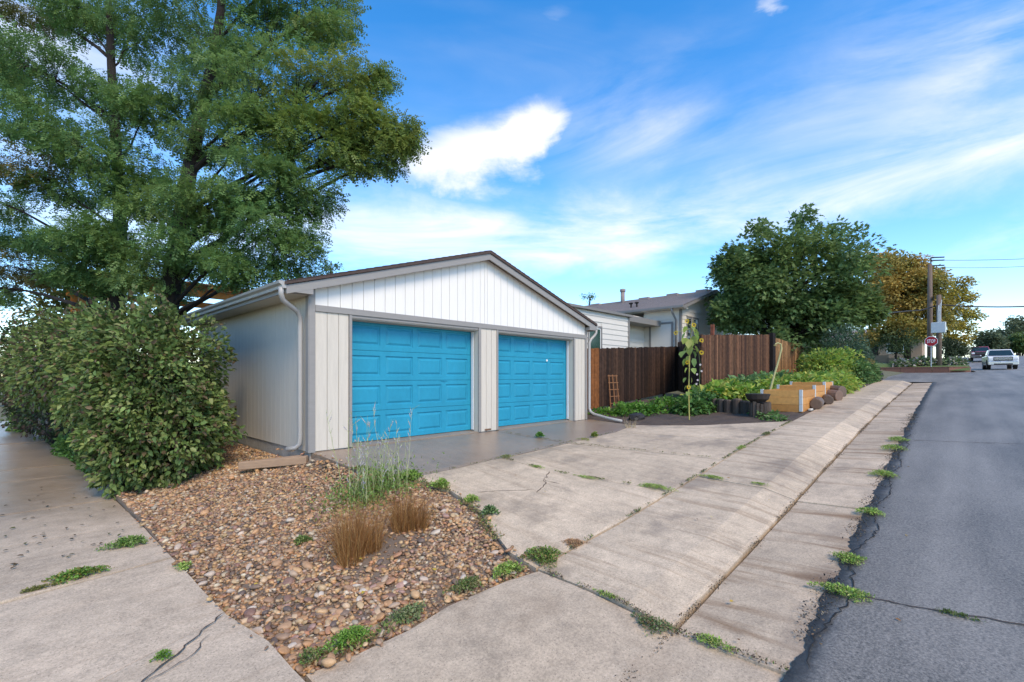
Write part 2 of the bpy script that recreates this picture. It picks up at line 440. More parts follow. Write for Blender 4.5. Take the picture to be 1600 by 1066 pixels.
slab('slab', [(8.75, 5.24), (9.2, 3.85), (9.35, 2.65), (12.15, 2.65), (10.8, 4.14), (10.02, 5.52)], drive, M['drive'])
for x0, x1 in ((3.775, 6.565), (7.15, 9.895)):
    slab('threshold', [(x0, 7.13), (x1, 7.13), (x1, 7.6), (x0, 7.6)], drive, M['drive_wet'], zf=lambda x, y: .004+.03*min(1, max(0, (y-7.12)/.25)), tilt=0, gap=.001)

# --- street sidewalk with rolled curb, gutter pan, left sidewalk
walk = tag(empty('sidewalk'), kind='structure')
XJ = [3.12, 6.65, 9.58, 12.5, 15.1, 18.1, 21.1, 24.1, 27.1, 29.6]
for a, b in zip(XJ, XJ[1:]):
    slab('slab', [(a, YG+.004), (b, YG+.004), (b, YL), (a, YL)], walk, M['walk'], ycuts=(1.47, 1.54, 1.62, 1.70, YC, 1.84), cell=.5)
slab('slab', [(1.14, .35), (3.12, .35), (3.12, 2.62), (2.81, 2.71), (2.24, 2.78), (1.86, 2.75), (1.5, 2.78), (1.18, 2.83)], walk, M['corner'],
     zf=lambda x, y: Z(max(x, 1.3), y) if y > 2.3 else Z(max(x, 1.3), 2.3)-(Z(max(x, 1.3), 2.3)-zg(max(x, 1.3)))*(lambda s: s*s*(3-2*s))(min(1, (2.3-y)/1.0)), ycuts=(1.3, 2.3), cell=.15)
gut = tag(empty('street_gutter'), kind='structure')
GJ = [3.10, 4.9, 6.62, 8.1, 9.6, 11.1, 12.6, 14.1, 15.6, 17.1, 18.6, 20.1, 21.6, 23.1, 24.6, 26.1, 27.6, 29.6]
GJ = [3.10, 6.62, 9.6, 12.55, 14.1, 15.6, 17.1, 18.6, 20.1, 21.6, 23.1, 24.6, 26.1, 27.6, 29.6]
for a, b in zip(GJ, GJ[1:]):
    slab('slab', [(a, .35), (b, .35), (b, YG-.018), (a, YG-.018)], gut, M['gutter'], cell=.5, ycuts=(.75,), gap=.006)
lw = tag(empty('side_sidewalk'), kind='structure')
LJ = [1.6, 3.86, 5.52, 7.2, 8.95, 10.3, 11.9, 13.6, 15.4, 17.4, 19.6, 22, 25, 28, 32]
def lx(y): return interp(y, [(1.5, 1.16), (2.8, 1.16), (3.9, 1.06), (7.2, 1.04), (9.5, .99), (14, .85), (19.4, .62), (32, .4)])
for k, (a, b) in enumerate(zip(LJ, LJ[1:])):
    xe = lx(a), lx(b)
    if k == 0: P = [(-1.1, a), (1.13, .3), (1.13, 2.84), (1.14, 3.26), (1.06, b), (-1.1, b-.9)]
    elif k == 1: P = [(-1.1, a-.9), (xe[0], a), (xe[1], b), (-1.1, b-.3)]
    elif k == 2: P = [(-1.1, a-.3), (xe[0], a), (xe[1], b), (-1.1, b)]
    else: P = [(-1.1, a), (xe[0], a), (xe[1], b), (-1.1, b)]
    slab('slab', P, lw, M['left_walk'], zf=lambda x, y: -.56-.012*(y-2.5) if y > 1 else -.54, gap=.009 if k not in (0, 1) else .006, tilt=.008, cell=.6)

# --- asphalt with a ragged edge
m_, t_ = newmat('asphalt'); q = NT(t_); X = q.xyz()
fn = q.noise(60, 5, .8); sp = q.noise(110, 3, .6, off=4.); bigm = q.noise(.35, 4, .6, (1, 3, 1)); trk = q.noise(1., 3, .5, (.15, 2.2, 1), 6.)
f_ = q.m('ADD', .72, q.m('ADD', q.m('MULTIPLY', q.m('SUBTRACT', fn, .5), 3.2), q.m('MULTIPLY', q.m('SUBTRACT', bigm, .5), .9)))
f_ = q.m('ADD', f_, q.m('MULTIPLY', q.m('SUBTRACT', trk, .5), .8))
colr = q.mul((.245, .222, .192), f_)
edge = q.ramp(q.m('ADD', X[1], q.m('MULTIPLY', q.m('SUBTRACT', q.noise(5, 4, .6, off=2.), .5), .25)), .56, .66)
edge = q.m('MULTIPLY', edge, q.m('SUBTRACT', 1., q.ramp(X[0], 26., 30.)))
colr = q.mix(q.m('MULTIPLY', edge, .7), colr, (.045, .043, .042))
lt = q.ramp(sp, .64, .74); colr = q.mix(q.m('MULTIPLY', lt, .5), colr, (.27, .27, .28))
q.out(colr, q.m('ADD', .42, q.m('MULTIPLY', fn, .28)), q.m('ADD', fn, q.m('MULTIPLY', sp, .4)), .35, .006, spec=.42)
M['asphalt'] = m_
road = MB()
xs = lines([(-6, 12, .025), (12, 29.7, .2)])
def ragged(x):
    from mathutils import noise as mn
    s = .05*mn.noise((x*1.3, 0, 0))+.05*mn.noise((x*3.7, 5, 0))+.035*mn.noise((x*9, 9, 0))+.02*mn.noise((x*22, 2, 0))
    return .71+s*(1 if x < 12 else .7)
    s = .025*math.sin(x*2.1)+.022*math.sin(x*5.7+1)+.018*math.sin(x*17.3)+.016*math.sin(x*31+2)+.012*math.sin(x*53)
    return .72+s*(.9 if x < 12 else .6)
ys = [None, .5, .2, -.3, -1.2, -3, -6, -10]
V = []
for x in xs:
    for j, y in enumerate(ys):
        yy = ragged(x) if y is None else y
        V.append((x, yy, Z(x, yy)+(.006 if y is None else .016)))
nj = len(ys); Fc = [(i*nj+j, (i+1)*nj+j, (i+1)*nj+j+1, i*nj+j+1) for i in range(len(xs)-1) for j in range(nj-1)]
o0 = len(V); V += [(x, ragged(x)+.004, Z(x, ragged(x))-.02) for x in xs]
Fc += [(o0+i, o0+i+1, (i+1)*nj, i*nj) for i in range(len(xs)-1)]
# crossing and the far leg of the street
xs2 = lines([(29.7, 46.5, 1.4)]); ys2 = lines([(-10, 0, 2), (0, 3, .5), (3, 60, 3)])
def crossz(x, y): return Z(x, min(y, .5)) + .016 + max(0, y-3)*.012
o1 = len(V); V += [(x, y, crossz(x, y) if x > 29 else Z(x, min(y, .5))+.016 + max(0, y-3)*.012) for x in xs2 for y in ys2]; n2 = len(ys2)
Fc += [(o1+i*n2+j, o1+(i+1)*n2+j, o1+(i+1)*n2+j+1, o1+i*n2+j+1) for i in range(len(xs2)-1) for j in range(n2-1)]
xs3 = lines([(46.5, 130, 3), (130, 200, 10)]); ys3 = [-1.2, -3, -6, -11]
o2 = len(V); V += [(x, y, Z(x, y)+.016) for x in xs3 for y in ys3]
Fc += [(o2+i*4+j, o2+i*4+j+1, o2+(i+1)*4+j+1, o2+(i+1)*4+j)[::-1] for i in range(len(xs3)-1) for j in range(3)]
road.v = V; road.f = Fc
me = bpy.data.meshes.new('road'); me.from_pydata(V, [], Fc); bm = bmesh.new(); bm.from_mesh(me); bmesh.ops.recalc_face_normals(bm, faces=bm.faces[:])
for f in bm.faces:
    f.smooth = True
bm.to_mesh(me); bm.free()
tag(link('road', me, M['asphalt']), kind='structure')
def crack(name, pts, mat, parent=None, wdt=.012, zf=Z, dz=.004, wob=.02):
    P = []
    for (a, b) in zip(pts, pts[1:]):
        n = max(2, int(math.hypot(b[0]-a[0], b[1]-a[1])/.05))
        P += [(a[0]+(b[0]-a[0])*k/n+random.uniform(-wob, wob), a[1]+(b[1]-a[1])*k/n+random.uniform(-wob, wob)) for k in range(n)]
    P.append(pts[-1]); mb = MB(); V = []
    for i, p in enumerate(P):
        d = Vector((P[min(i+1, len(P)-1)][0]-P[max(i-1, 0)][0], P[min(i+1, len(P)-1)][1]-P[max(i-1, 0)][1])).normalized()
        ww = wdt*random.uniform(.4, 1.2)*.5*(1 if 0 < i < len(P)-1 else .1)
        for s in (-1, 1):
            x, y = p[0]-d.y*ww*s, p[1]+d.x*ww*s; V.append((x, y, zf(x, y)+dz))
    mb.v = V; mb.f = [(2*i, 2*i+2, 2*i+3, 2*i+1) for i in range(len(P)-1)]
    return mb.build(name, mat, parent)
roadob = bpy.data.objects['road']
crack('road_crack', [(4.30, .60), (4.36, .2), (4.45, -.2), (4.6, -.9), (4.8, -2)], M['soil'], roadob, .016, dz=.022)
crack('road_crack', [(11.2, .55), (11.3, -.3), (11.5, -1.3)], M['soil'], roadob, .02, dz=.022)
for k, s in enumerate(((3.2, 12),)):
    crack('edge_crack', [(x, .60+.05*math.sin(x*4)) for x in np.arange(s[0], s[1], .3)], M['dark'], roadob, .012, dz=.0205)
crack('slab_crack', [(3.95, 4.35), (4.35, 4.1), (4.6, 3.95)], M['soil'], drive, .010, dz=.007)
crack('slab_crack', [(4.55, 3.85), (4.85, 3.95), (5.0, 4.1), (5.37, 4.3)], M['soil'], drive, .014, dz=.007)
crack('slab_crack', [(5.0, 4.1), (4.98, 3.95), (5.02, 3.82)], M['soil'], drive, .012, dz=.007)
crack('side_crack', [(.25, 3.15), (.55, 3.38), (.8, 3.62), (1.06, 3.88)], M['soil'], lw, .013, zf=lambda x, y: -.56-.012*(y-2.5), dz=.012)
crack('side_crack', [(.5, 3.3), (.72, 3.4), (.9, 3.62)], M['soil'], lw, .007, zf=lambda x, y: -.56-.012*(y-2.5), dz=.012)

# --- bed of river stones
RB = [(3.06, 7.2), (3.22, 6.0), (3.60, 5.32), (3.72, 4.64), (3.58, 3.95), (3.31, 3.42), (3.14, 3.02), (3.10, 2.66), (2.81, 2.74), (2.24, 2.81), (1.86, 2.78), (1.5, 2.81),
      (1.19, 2.86), (1.16, 3.3), (1.08, 3.9), (1.06, 7.2), (1.02, 9.5), (1.0, 11.5), (3.03, 11.5), (3.03, 7.3)]
MOUND = (2.42, 3.95, .56, .36)
def bedz(x, y):
    d = math.exp(-(((x-MOUND[0])/.8)**2+((y-MOUND[1])/.75)**2))
    return Z(max(1.25, min(2.98, x)) if y > 7.0 else max(1.25, x), y)-.045+.09*d
def inside(x, y, P):
    c = False; j = len(P)-1
    for i in range(len(P)):
        if (P[i][1] > y) != (P[j][1] > y) and x < (P[j][0]-P[i][0])*(y-P[i][1])/(P[j][1]-P[i][1])+P[i][0]: c = not c
        j = i
    return c
bed = slab('stone_bed', RB, None, M['dusty'], zf=bedz, gap=-.02, cell=.25, tilt=0, lip=0, thick=.1)
tag(bed, kind='structure')
PAL = [(.46, .25, .12), (.50, .30, .15), (.42, .23, .12), (.55, .37, .22), (.38, .22, .12), (.44, .28, .17), (.30, .17, .10), (.30, .19, .12), (.47, .36, .27), (.40, .28, .19), (.20, .13, .09), (.52, .43, .34), (.40, .20, .11), (.22, .12, .085), (.46, .31, .17), (.13, .09, .07), (.36, .21, .16)]
def stone_unit(sub, seed):
    bm = bmesh.new(); bmesh.ops.create_icosphere(bm, subdivisions=sub, radius=1); r = np.random.default_rng(seed)
    V = np.array([v.co[:] for v in bm.verts]); F = np.array([[v.index for v in f.verts] for f in bm.faces]); bm.free()
    for _ in range(4):
        d = r.normal(size=3); d /= np.linalg.norm(d); h_ = r.uniform(.55, .85); s = V@d
        V = V-np.outer(np.maximum(0, s-h_)*.85, d)
    return V, F
UN = [stone_unit(2, i) for i in range(6)]; UF = [stone_unit(1, i+20) for i in range(6)]
stones = []
tries = 0
while tries < 46000:
    tries += 1
    x, y = random.uniform(1.0, 3.8), random.uniform(2.6, 11.3)
    if y > 8.6 and random.random() < .6: continue
    if not inside(x, y, RB):
        if not (y < 8.5 and random.random() < .05 and any(inside(x+u, y+v, RB) for u, v in ((.09, 0), (-.09, 0), (0, .09), (0, -.09)))): continue
    dm = ((x-MOUND[0])/MOUND[2])**2+((y-MOUND[1])/MOUND[3])**2
    if dm < 1 and random.random() > .10+.5*dm: continue
    near = y < 4.8
    s = random.lognormvariate(math.log(.0150), .36); s = min(.045, max(.009, s))
    stones.append((x, y, s))
def stone_xf(x, y, s):
    a = random.uniform(0, 6.28); sx, sy, sz = s*random.uniform(1.0, 1.6), s*random.uniform(.8, 1.1), s*random.uniform(.5, .8)
    R = Matrix.Rotation(a, 3, 'Z') @ Matrix.Rotation(random.uniform(-.5, .5), 3, 'X') @ Matrix.Rotation(random.uniform(-.5, .5), 3, 'Y')
    return np.array(R)@np.diag((sx, sy, sz)), np.array((x, y, (bedz(x, y)+sz*random.uniform(.1, 1.1)) if inside(x, y, RB) else ((-.56-.012*(y-2.5) if x < 1.15 else Z(x, y))+sz*.8+.006)))
def stone_col():
    c = np.array(random.choice(PAL)); return np.clip(c*np.array((1.0, .95, .84))*random.uniform(.6, 1.15)*np.array([random.uniform(.96, 1.05) for _ in range(3)]), .02, .75)
stones.sort(key=lambda s: -s[2]/(s[0]*FW[0]+s[1]*FW[1]))
proto = {}
for i, (u, col) in enumerate([(k % 6, c) for k, c in enumerate(PAL*2)]):
    me = bpy.data.meshes.new('stone'); me.from_pydata(UN[u][0].tolist(), [], UN[u][1].tolist()); me.update()
    a_ = me.color_attributes.new('Col', 'FLOAT_COLOR', 'POINT'); a_.data.foreach_set('color', np.tile(np.array((*col, 1.), dtype=np.float32), len(UN[u][0])))
    me.materials.append(M['stone']); me.polygons.foreach_set('use_smooth', [True]*len(me.polygons)); proto[i] = me
for (x, y, s) in stones[:300]:
    A, T = stone_xf(x, y, s); o = bpy.data.objects.new('stone', random.choice(list(proto.values()))); COL.objects.link(o); o.parent = bed
    m4 = Matrix([[*A[0], T[0]], [*A[1], T[1]], [*A[2], T[2]], [0, 0, 0, 1]]); o.matrix_world = m4
VV, FF, CC = [], [], []; off = 0
for k, (x, y, s) in enumerate(stones[300:]):
    t = x*FW[0]+y*FW[1]; U = UF[k % 6]; A, T = stone_xf(x, y, s)
    if t < 3.4: U = UN[k % 6]
    VV.append(U[0]@A.T+T); FF.append(U[1]+off); off += len(U[0]); CC.append(np.tile(stone_col(), (len(U[0]), 1)))
tag(np_mesh('river_stones', np.concatenate(VV), np.concatenate(FF), np.concatenate(CC), M['stone'], bed, True), kind='stuff')

# --- garden soil and far lawn
gs = slab('garden_soil', [(10.66, 7.3), (10.04, 5.54), (10.84, 4.16), (12.2, 2.68), (29.3, 2.68), (29.3, 6.0), (16, 6.2), (15.6, 8.2), (10.7, 8.2)], None, M['soil'],
          zf=lambda x, y: Z(x, y)-.01+.03*math.sin(x*5+y*3)*math.sin(y*7-x), gap=-.01, cell=.3, tilt=0, lip=.02)
tag(gs, kind='structure')
lawn = sheet('corner_lawn', lines([(47, 60, 1), (60, 90, 5)]), lines([(-.9, 3, .6), (3, 40, 3)]), lambda x, y: Z(x, max(y, 3))+.35*min(1, max(0, (x-47)/2)), M['lawn']); tag(lawn, kind='structure')

# ================================================================== GARAGE
ga = thing('garage', 'off-white two-car garage with blue doors and low gable', 'garage')
GX0, GX1, GY0, GY1 = 3.07, 10.50, 7.15, 13.4
RX, RZ, SL = 6.75, 3.76, .302            # ridge
def roofz(x): return RZ-SL*abs(x-RX)
OPEN = [(3.77, 6.57), (7.145, 9.90)]
# foundation and walls
MB().box(GX0+.02, GX1-.02, GY0+.03, GY1-.02, -.75, -.004).build('foundation', M['foundation'], ga)
fw = MB()
for a, b in ((GX0+.03, OPEN[0][0]), (OPEN[0][1], OPEN[1][0]), (OPEN[1][1], GX1-.03)):
    fw.box(a, b, GY0+.018, GY0+.13, 0, 2.10)
fw.prism([(GX0+.03, GY0+.018, 2.10), (GX1-.03, GY0+.018, 2.10), (GX1-.03, GY0+.018, roofz(GX1)-.12), (RX, GY0+.018, roofz(RX)-.12), (GX0+.03, GY0+.018, roofz(GX0)-.12)], (0, .11, 0))
fw = fw.build('front_wall', M['siding'], ga)
sw = MB().box(GX0+.018, GX0+.12, GY0+.13, GY1, 0, 2.50).box(GX1-.12, GX1-.018, GY0+.13, GY1, 0, 2.5).box(GX0+.12, GX1-.12, GY1-.1, GY1, 0, 2.5)
sw.prism([(GX0+.12, GY1-.1, 2.5), (GX1-.12, GY1-.1, 2.5), (RX, GY1-.1, RZ-.12)], (0, .1, 0))
sw = sw.build('side_wall', M['siding'], ga)
# vertical grooved boards
def board(x0, x1, zb, zt0, zt1, mat, y=GY0):
    MB().prism([(x0+.004, y, zb), (x1-.004, y, zb), (x1-.004, y, zt1), (x0+.004, y, zt0)], (0, .016, 0)).build('siding_board', mat, fw)
def frange(a, b, s):
    r = []
    while a < b-1e-4: r.append((a, min(a+s, b))); a += s
    return r
for a, b in frange(3.165, 3.715, .19): board(a, b, .0, 2.155, 2.155, M['siding'])
for a, b in frange(6.645, 7.10, .152): board(a, b, .0, 2.155, 2.155, M['siding'])
for a, b in frange(9.97, 10.42, .15): board(a, b, .0, 2.155, 2.155, M['siding'])
for a, b in frange(3.165, 10.42, .2035):
    if a < RX < b: b2 = RX; board(a, b2, 2.26, roofz(a)-.13, roofz(b2)-.13, M['gable']); a = RX
    board(a, b, 2.26, roofz(a)-.13, roofz(b)-.13, M['gable'])
for k, (a, b) in enumerate(frange(7.26, 13.38, .2035)):
    MB().box(GX0, GX0+.016, a+.003, b-.003, .0, 2.48).build('siding_board', M['siding'], sw)
# trim
tr = lambda *a, nm='trim', mt='trim': MB().box(*a).build(nm, M[mt], ga, bevel=.004)
tr(3.065, 3.160, 7.128, 7.25, -.015, 2.50, nm='corner_board'); tr(3.052, 3.0655, 7.131, 7.235, -.012, 2.5, nm='corner_board')
tr(10.425, 10.51, 7.13, 7.24, 0, 2.42, nm='corner_board')
tr(3.162, 10.423, 7.126, 7.17, 2.158, 2.256, nm='belt_board')
for x0, x1 in OPEN:
    tr(x0-.05, x0-.002, 7.132, 7.40, .002, 2.157, nm='jamb_board'); tr(x1+.002, x1+.07, 7.132, 7.40, .002, 2.157, nm='jamb_board')
    tr(x0, x1, 7.146, 7.39, 2.112, 2.1575, nm='header_board')
    tr(x0, x1, 7.30, 7.36, 2.085, 2.111, nm='header_seal', mt='metal_trim')
    tr(x1-.012, x1+.001, 7.29, 7.36, .04, 2.084, nm='jamb_seal', mt='weather')
tr(6.75, 6.93, 7.140, 7.149, .012, .05, nm='floor_vent', mt='rust')
MB().box(GX0+.2, GX1-.2, 7.70, 7.72, -.1, 2.4).build('inner_lining', M['dark'], ga)
# doors: four sections of four raised panels
def door(x0, x1, label):
    d = MB().box(x0-.03, x1+.03, 7.43, 7.46, .035, 2.14).build('garage_door', M['door'], ga); d['label'] = label
    hs = (2.13-.035)/4; Wd = x1-x0+.04; xs0 = x0-.02
    for r in range(4):
        z0 = .036+r*hs; z1 = z0+hs-.006; mb = MB(); yf = 7.385
        st = .105; pw = (Wd-5*st)/4
        cols = [(xs0+st+c*(pw+st), xs0+st+c*(pw+st)+pw) for c in range(4)]; pz0, pz1 = z0+.085, z1-.085
        def Q(a, b, c, e): mb.add([(a, yf, c), (b, yf, c), (b, yf, e), (a, yf, e)], [(0, 1, 2, 3)])
        Q(xs0, xs0+Wd, z0, pz0); Q(xs0, xs0+Wd, pz1, z1)
        ed = [xs0]+[v for c in cols for v in c]+[xs0+Wd]
        for k in range(0, len(ed), 2): Q(ed[k], ed[k+1], pz0, pz1)
        for a, b in cols:
            rings = [(0, 0), (.010, .016), (.026, .018), (.062, .001)]
            R = [[(a+i, yf+dy, pz0+i), (b-i, yf+dy, pz0+i), (b-i, yf+dy, pz1-i), (a+i, yf+dy, pz1-i)] for i, dy in rings]
            for u, v in zip(R, R[1:]):
                for k in range(4): mb.add([u[k], u[(k+1) % 4], v[(k+1) % 4], v[k]], [(0, 1, 2, 3)])
            mb.add(R[-1], [(0, 1, 2, 3)])
        # section edges
        mb.add([(xs0, yf, z0), (xs0+Wd, yf, z0), (xs0+Wd, 7.432, z0-.004), (xs0, 7.432, z0-.004)], [(3, 2, 1, 0)])
        mb.add([(xs0, yf, z1), (xs0+Wd, yf, z1), (xs0+Wd, 7.432, z1+.002), (xs0, 7.432, z1+.002)], [(0, 1, 2, 3)])
        mb.build('door_section', M['door'], d)
    return d
d1 = door(*OPEN[0], 'blue panelled door nearest the corner'); d2 = door(*OPEN[1], 'blue panelled door farther along')
MB().box(5.78, 5.94, 7.373, 7.384, 1.062, 1.075).box(5.85, 5.87, 7.365, 7.384, 1.05, 1.09).build('lock_handle', M['door'], d1)
MB().tube([(9.1, 7.384, 1.55), (9.1, 7.374, 1.55)], .028, 10).build('lock_plate', M['weather'], d2)
# roof
EL, ER, FY, BY = 2.68, 10.72, 6.99, 13.6
for s, e in ((-1, EL), (1, ER)):
    P = [(RX, FY-.025, RZ), (e+s*.03, FY-.025, roofz(e+s*.03)), (e+s*.03, FY-.025, roofz(e)-.055), (RX, FY-.025, RZ-.055)]
    if s > 0: P = P[::-1]
    MB().prism(P, (0, BY-FY+.05, 0)).build('roof_slope', M['shingle'], ga)
    P = [(RX, FY, RZ-.057), (e, FY, roofz(e)-.057), (e, FY, roofz(e)-.057-.125), (RX, FY, RZ-.057-.125)]
    if s > 0: P = P[::-1]
    MB().prism(P, (0, .035, 0)).build('rake_board', M['trim'], ga)
    MB().prism([(RX, FY+.036, RZ-.058), (e, FY+.036, roofz(e)-.058), (e, FY+.036, roofz(e)-.10), (RX, FY+.036, RZ-.10)], (0, BY-FY-.07, 0)).build('roof_deck', M['timber'], ga)
    # shingle courses on the edge
    mb = MB()
    for k in range(26):
        u0 = k/26; xa = RX+(e-RX)*u0; xb = RX+(e-RX)*(u0+1/26)
        mb.prism([(xa, FY-.032, roofz(xa)+.001), (xb, FY-.032, roofz(xb)+.001), (xb, FY-.032, roofz(xb)+.012), (xa, FY-.032, roofz(xa)+.004)], (0, BY-FY+.06, 0))
    mb.build('shingle_courses', M['shingle'], ga)
    xw = GX0 if s < 0 else GX1
    MB().box(min(e, xw)+.0, max(e, xw)-.0, GY0-.02, BY, 2.385, 2.40).build('soffit', M['siding'], ga)
    MB().box(*sorted((e-s*.02, e+s*.004)), FY+.04, BY, 2.37, 2.50).build('fascia', M['trim'], ga)
# rake returns at the eaves
MB().prism([(2.70, FY+.002, 2.385), (3.07, FY+.002, 2.385), (3.07, FY+.002, 2.50), (2.70, FY+.002, 2.42)], (0, .14, 0)).build('eave_return', M['trim'], ga)
MB().prism([(10.70, FY+.002, 2.385), (10.43, FY+.002, 2.385), (10.43, FY+.002, 2.46), (10.70, FY+.002, 2.42)], (0, .14, 0)).build('eave_return', M['trim'], ga)
# gutters and downspouts
def eave_gutter(x, s):
    pr = [(0, 0), (0, -.10), (s*.055, -.10), (s*.062, -.06), (s*.10, -.035), (s*.11, 0), (s*.098, -.006), (s*.092, -.03), (s*.05, -.055), (s*.045, -.09), (s*.01, -.09), (s*.01, 0)]
    mb = MB(); mb.prism([(x+a, FY+.005, 2.525+b) for a, b in pr], (0, BY-FY-.02, 0))
    g_ = mb.build('eave_gutter', M['metal_trim'], ga)
    MB().prism([(x+a, FY-.006, 2.527+b*1.02) for a, b in pr[:6]], (0, .010, 0)).build('end_cap', M['metal_trim'], g_)
eave_gutter(EL-.004, -1); eave_gutter(ER+.004, 1)
def rrect_tube(name, path, w_, h_, mat, parent):
    mb = MB(); mb.tube(path, [max(w_, h_)*.62]*len(path), 8); return mb.build(name, mat, parent, True)
dl = rrect_tube('downspout', [(2.62, 7.03, 2.44), (2.62, 7.035, 2.34), (2.66, 7.07, 2.26), (2.80, 7.17, 2.20), (2.93, 7.25, 2.15), (2.995, 7.295, 2.06), (3.00, 7.30, 1.9), (3.00, 7.30, .22), (3.00, 7.31, .12), (2.96, 7.36, .055), (2.86, 7.46, .035)], .045, .06, M['metal_trim'], ga)
for z in (1.55, .25): MB().tube([(3.0, 7.30, z), (3.0, 7.30, z+.012)], .041, 8).build('pipe_joint', M['metal_trim'], dl)
dr = rrect_tube('downspout', [(10.78, 7.03, 2.44), (10.78, 7.03, 2.33), (10.74, 7.06, 2.25), (10.62, 7.09, 2.15), (10.565, 7.10, 2.05), (10.56, 7.10, 1.9), (10.56, 7.10, .30), (10.55, 7.05, .20), (10.50, 6.9, .15), (10.36, 6.4, .085), (10.26, 5.95, .05)], .045, .06, M['metal_trim'], ga)
for z in (1.5, .33): MB().tube([(10.56, 7.10, z), (10.56, 7.10, z+.012)], .041, 8).build('pipe_joint', M['metal_trim'], dr)

# timbers at the garage corner
def timber(name, a, b, wdt, hgt, z0, z1, label, cat='timber', group=None):
    a, b = Vector((*a, 0)), Vector((*b, 0)); d = (b-a).normalized(); n = Vector((-d.y, d.x, 0))*wdt/2
    mb = MB(); mb.add([a-n+Vector((0, 0, z0)), a+n+Vector((0, 0, z0)), b-n+Vector((0, 0, z1)), b+n+Vector((0, 0, z1)),
                       a-n+Vector((0, 0, z0+hgt)), a+n+Vector((0, 0, z0+hgt)), b-n+Vector((0, 0, z1+hgt)), b+n+Vector((0, 0, z1+hgt))],
                      [(0, 1, 3, 2), (4, 6, 7, 5), (0, 4, 5, 1), (2, 3, 7, 6), (0, 2, 6, 4), (1, 5, 7, 3)])
    return tag(mb.build(name, M['timber'], None, bevel=.012), label, cat, group)
timber('landscape_timber', (3.04, 7.14), (2.33, 7.86), .10, .12, -.17, -.26, 'weathered timber edging running from the garage corner into the stones')
timber('landscape_timber', (3.00, 7.27), (2.45, 7.86), .07, .09, -.14, -.23, 'thinner timber lying behind the corner edging beside the garage wall')

# ================================================================== PLANT TOOLS
def on_ground(px, py):
    a = (px-800)/FPX; b = (588-py)/FPX; dx, dy = FW[0]+a*RT[0], FW[1]+a*RT[1]; t = .5
    while t < 300 and CAM_H+t*b > Z(t*dx, t*dy): t *= 1.004
    return Vector((t*dx, t*dy, Z(t*dx, t*dy)))
def unit_leaf(wd=.5, fold=.18, curl=.15):
    V = np.array([(0, 0, 0), (.45, wd/2, fold*wd), (1, 0, -curl), (.45, -wd/2, fold*wd)]); return V, np.array([(0, 3, 2), (0, 2, 1)])
def unit_leaf6(wd=.62):
    V = np.array([(0, 0, 0), (.22, wd*.46, .07), (.62, wd*.40, .05), (1, 0, -.16), (.62, -wd*.40, .05), (.22, -wd*.46, .07), (.45, 0, -.04)])
    return V, np.array([(0, 6, 1), (1, 6, 2), (2, 6, 3), (3, 6, 4), (4, 6, 5), (5, 6, 0)])
def unit_maple():
    V = np.array([(0, 0, 0), (.10, .34, .04), (.38, .22, .02), (.62, .42, -.02), (.62, .14, .02), (1, 0, -.1), (.62, -.14, .02), (.62, -.42, -.02), (.38, -.22, .02), (.10, -.34, .04)])
    return V, np.array([(0, 2, 1), (0, 4, 2), (2, 4, 3), (0, 6, 4), (4, 6, 5), (0, 8, 6), (6, 8, 7), (0, 9, 8)])
def unit_frond(k=4, droop=.22, ln=.27, wd=.20):
    V, F = [], []
    for i in range(k):
        x = .10+.78*i/(k-1); s = ln*(1-.35*abs(i/(k-1)-.4))
        for sg in (-1, 1):
            o = len(V); zc = -droop*x*x
            V += [(x, 0, zc), (x+.02, sg*s*.5, zc+.02), (x+.10, sg*s, zc-.03), (x+.02+wd, sg*s*.55, zc)]
            F.append((o, o+3, o+2, o+1) if sg > 0 else (o, o+1, o+2, o+3))
    o = len(V); V += [(.85, 0, -droop*.8), (.98, -.07, -droop*.95), (1.16, 0, -droop*1.3), (.98, .07, -droop*.95)]; F.append((o, o+1, o+2, o+3))
    return np.array(V), np.array(F)
def norm(a): return a/np.maximum(1e-9, np.linalg.norm(a, axis=1, keepdims=True))
def inst(U, P, D, Nn, S, C):
    V, F = U; n, m = len(P), len(V)
    D = norm(D); Sd = norm(np.cross(Nn, D)); Nn = np.cross(D, Sd)
    W = P[:, None, :]+S[:, None, None]*(V[None, :, 0, None]*D[:, None, :]+V[None, :, 1, None]*Sd[:, None, :]+V[None, :, 2, None]*Nn[:, None, :])
    FF = (F[None]+(np.arange(n)*m)[:, None, None]).reshape(-1, F.shape[1])
    return W.reshape(-1, 3), FF, np.repeat(C, m, 0)
def pick(pal, n, jit=.25):
    pal = np.array(pal); c = pal[RNG.integers(0, len(pal), n)]
    return np.clip(c*(1+RNG.uniform(-jit, jit, (n, 1)))*(1+RNG.uniform(-.06, .06, (n, 3))), .002, .9)
def sph(n):
    v = RNG.normal(size=(n, 3)); return norm(v)
def bez(a, b, sag, n=5, wob=.05):
    a, b = Vector(a), Vector(b); m = (a+b)/2+Vector((0, 0, sag)); r = []
    for i in range(n+1):
        t = i/n; p = a*(1-t)**2+m*2*t*(1-t)+b*t*t
        if 0 < i < n: p += Vector([random.uniform(-wob, wob) for _ in range(3)])
        r.append(p)
    return r
def on_path(path, z):
    for a, b in zip(path, path[1:]):
        if a.z <= z <= b.z: return a+(b-a)*((z-a.z)/max(1e-6, b.z-a.z))
    return path[-1].copy() if z > path[-1].z else path[0].copy()
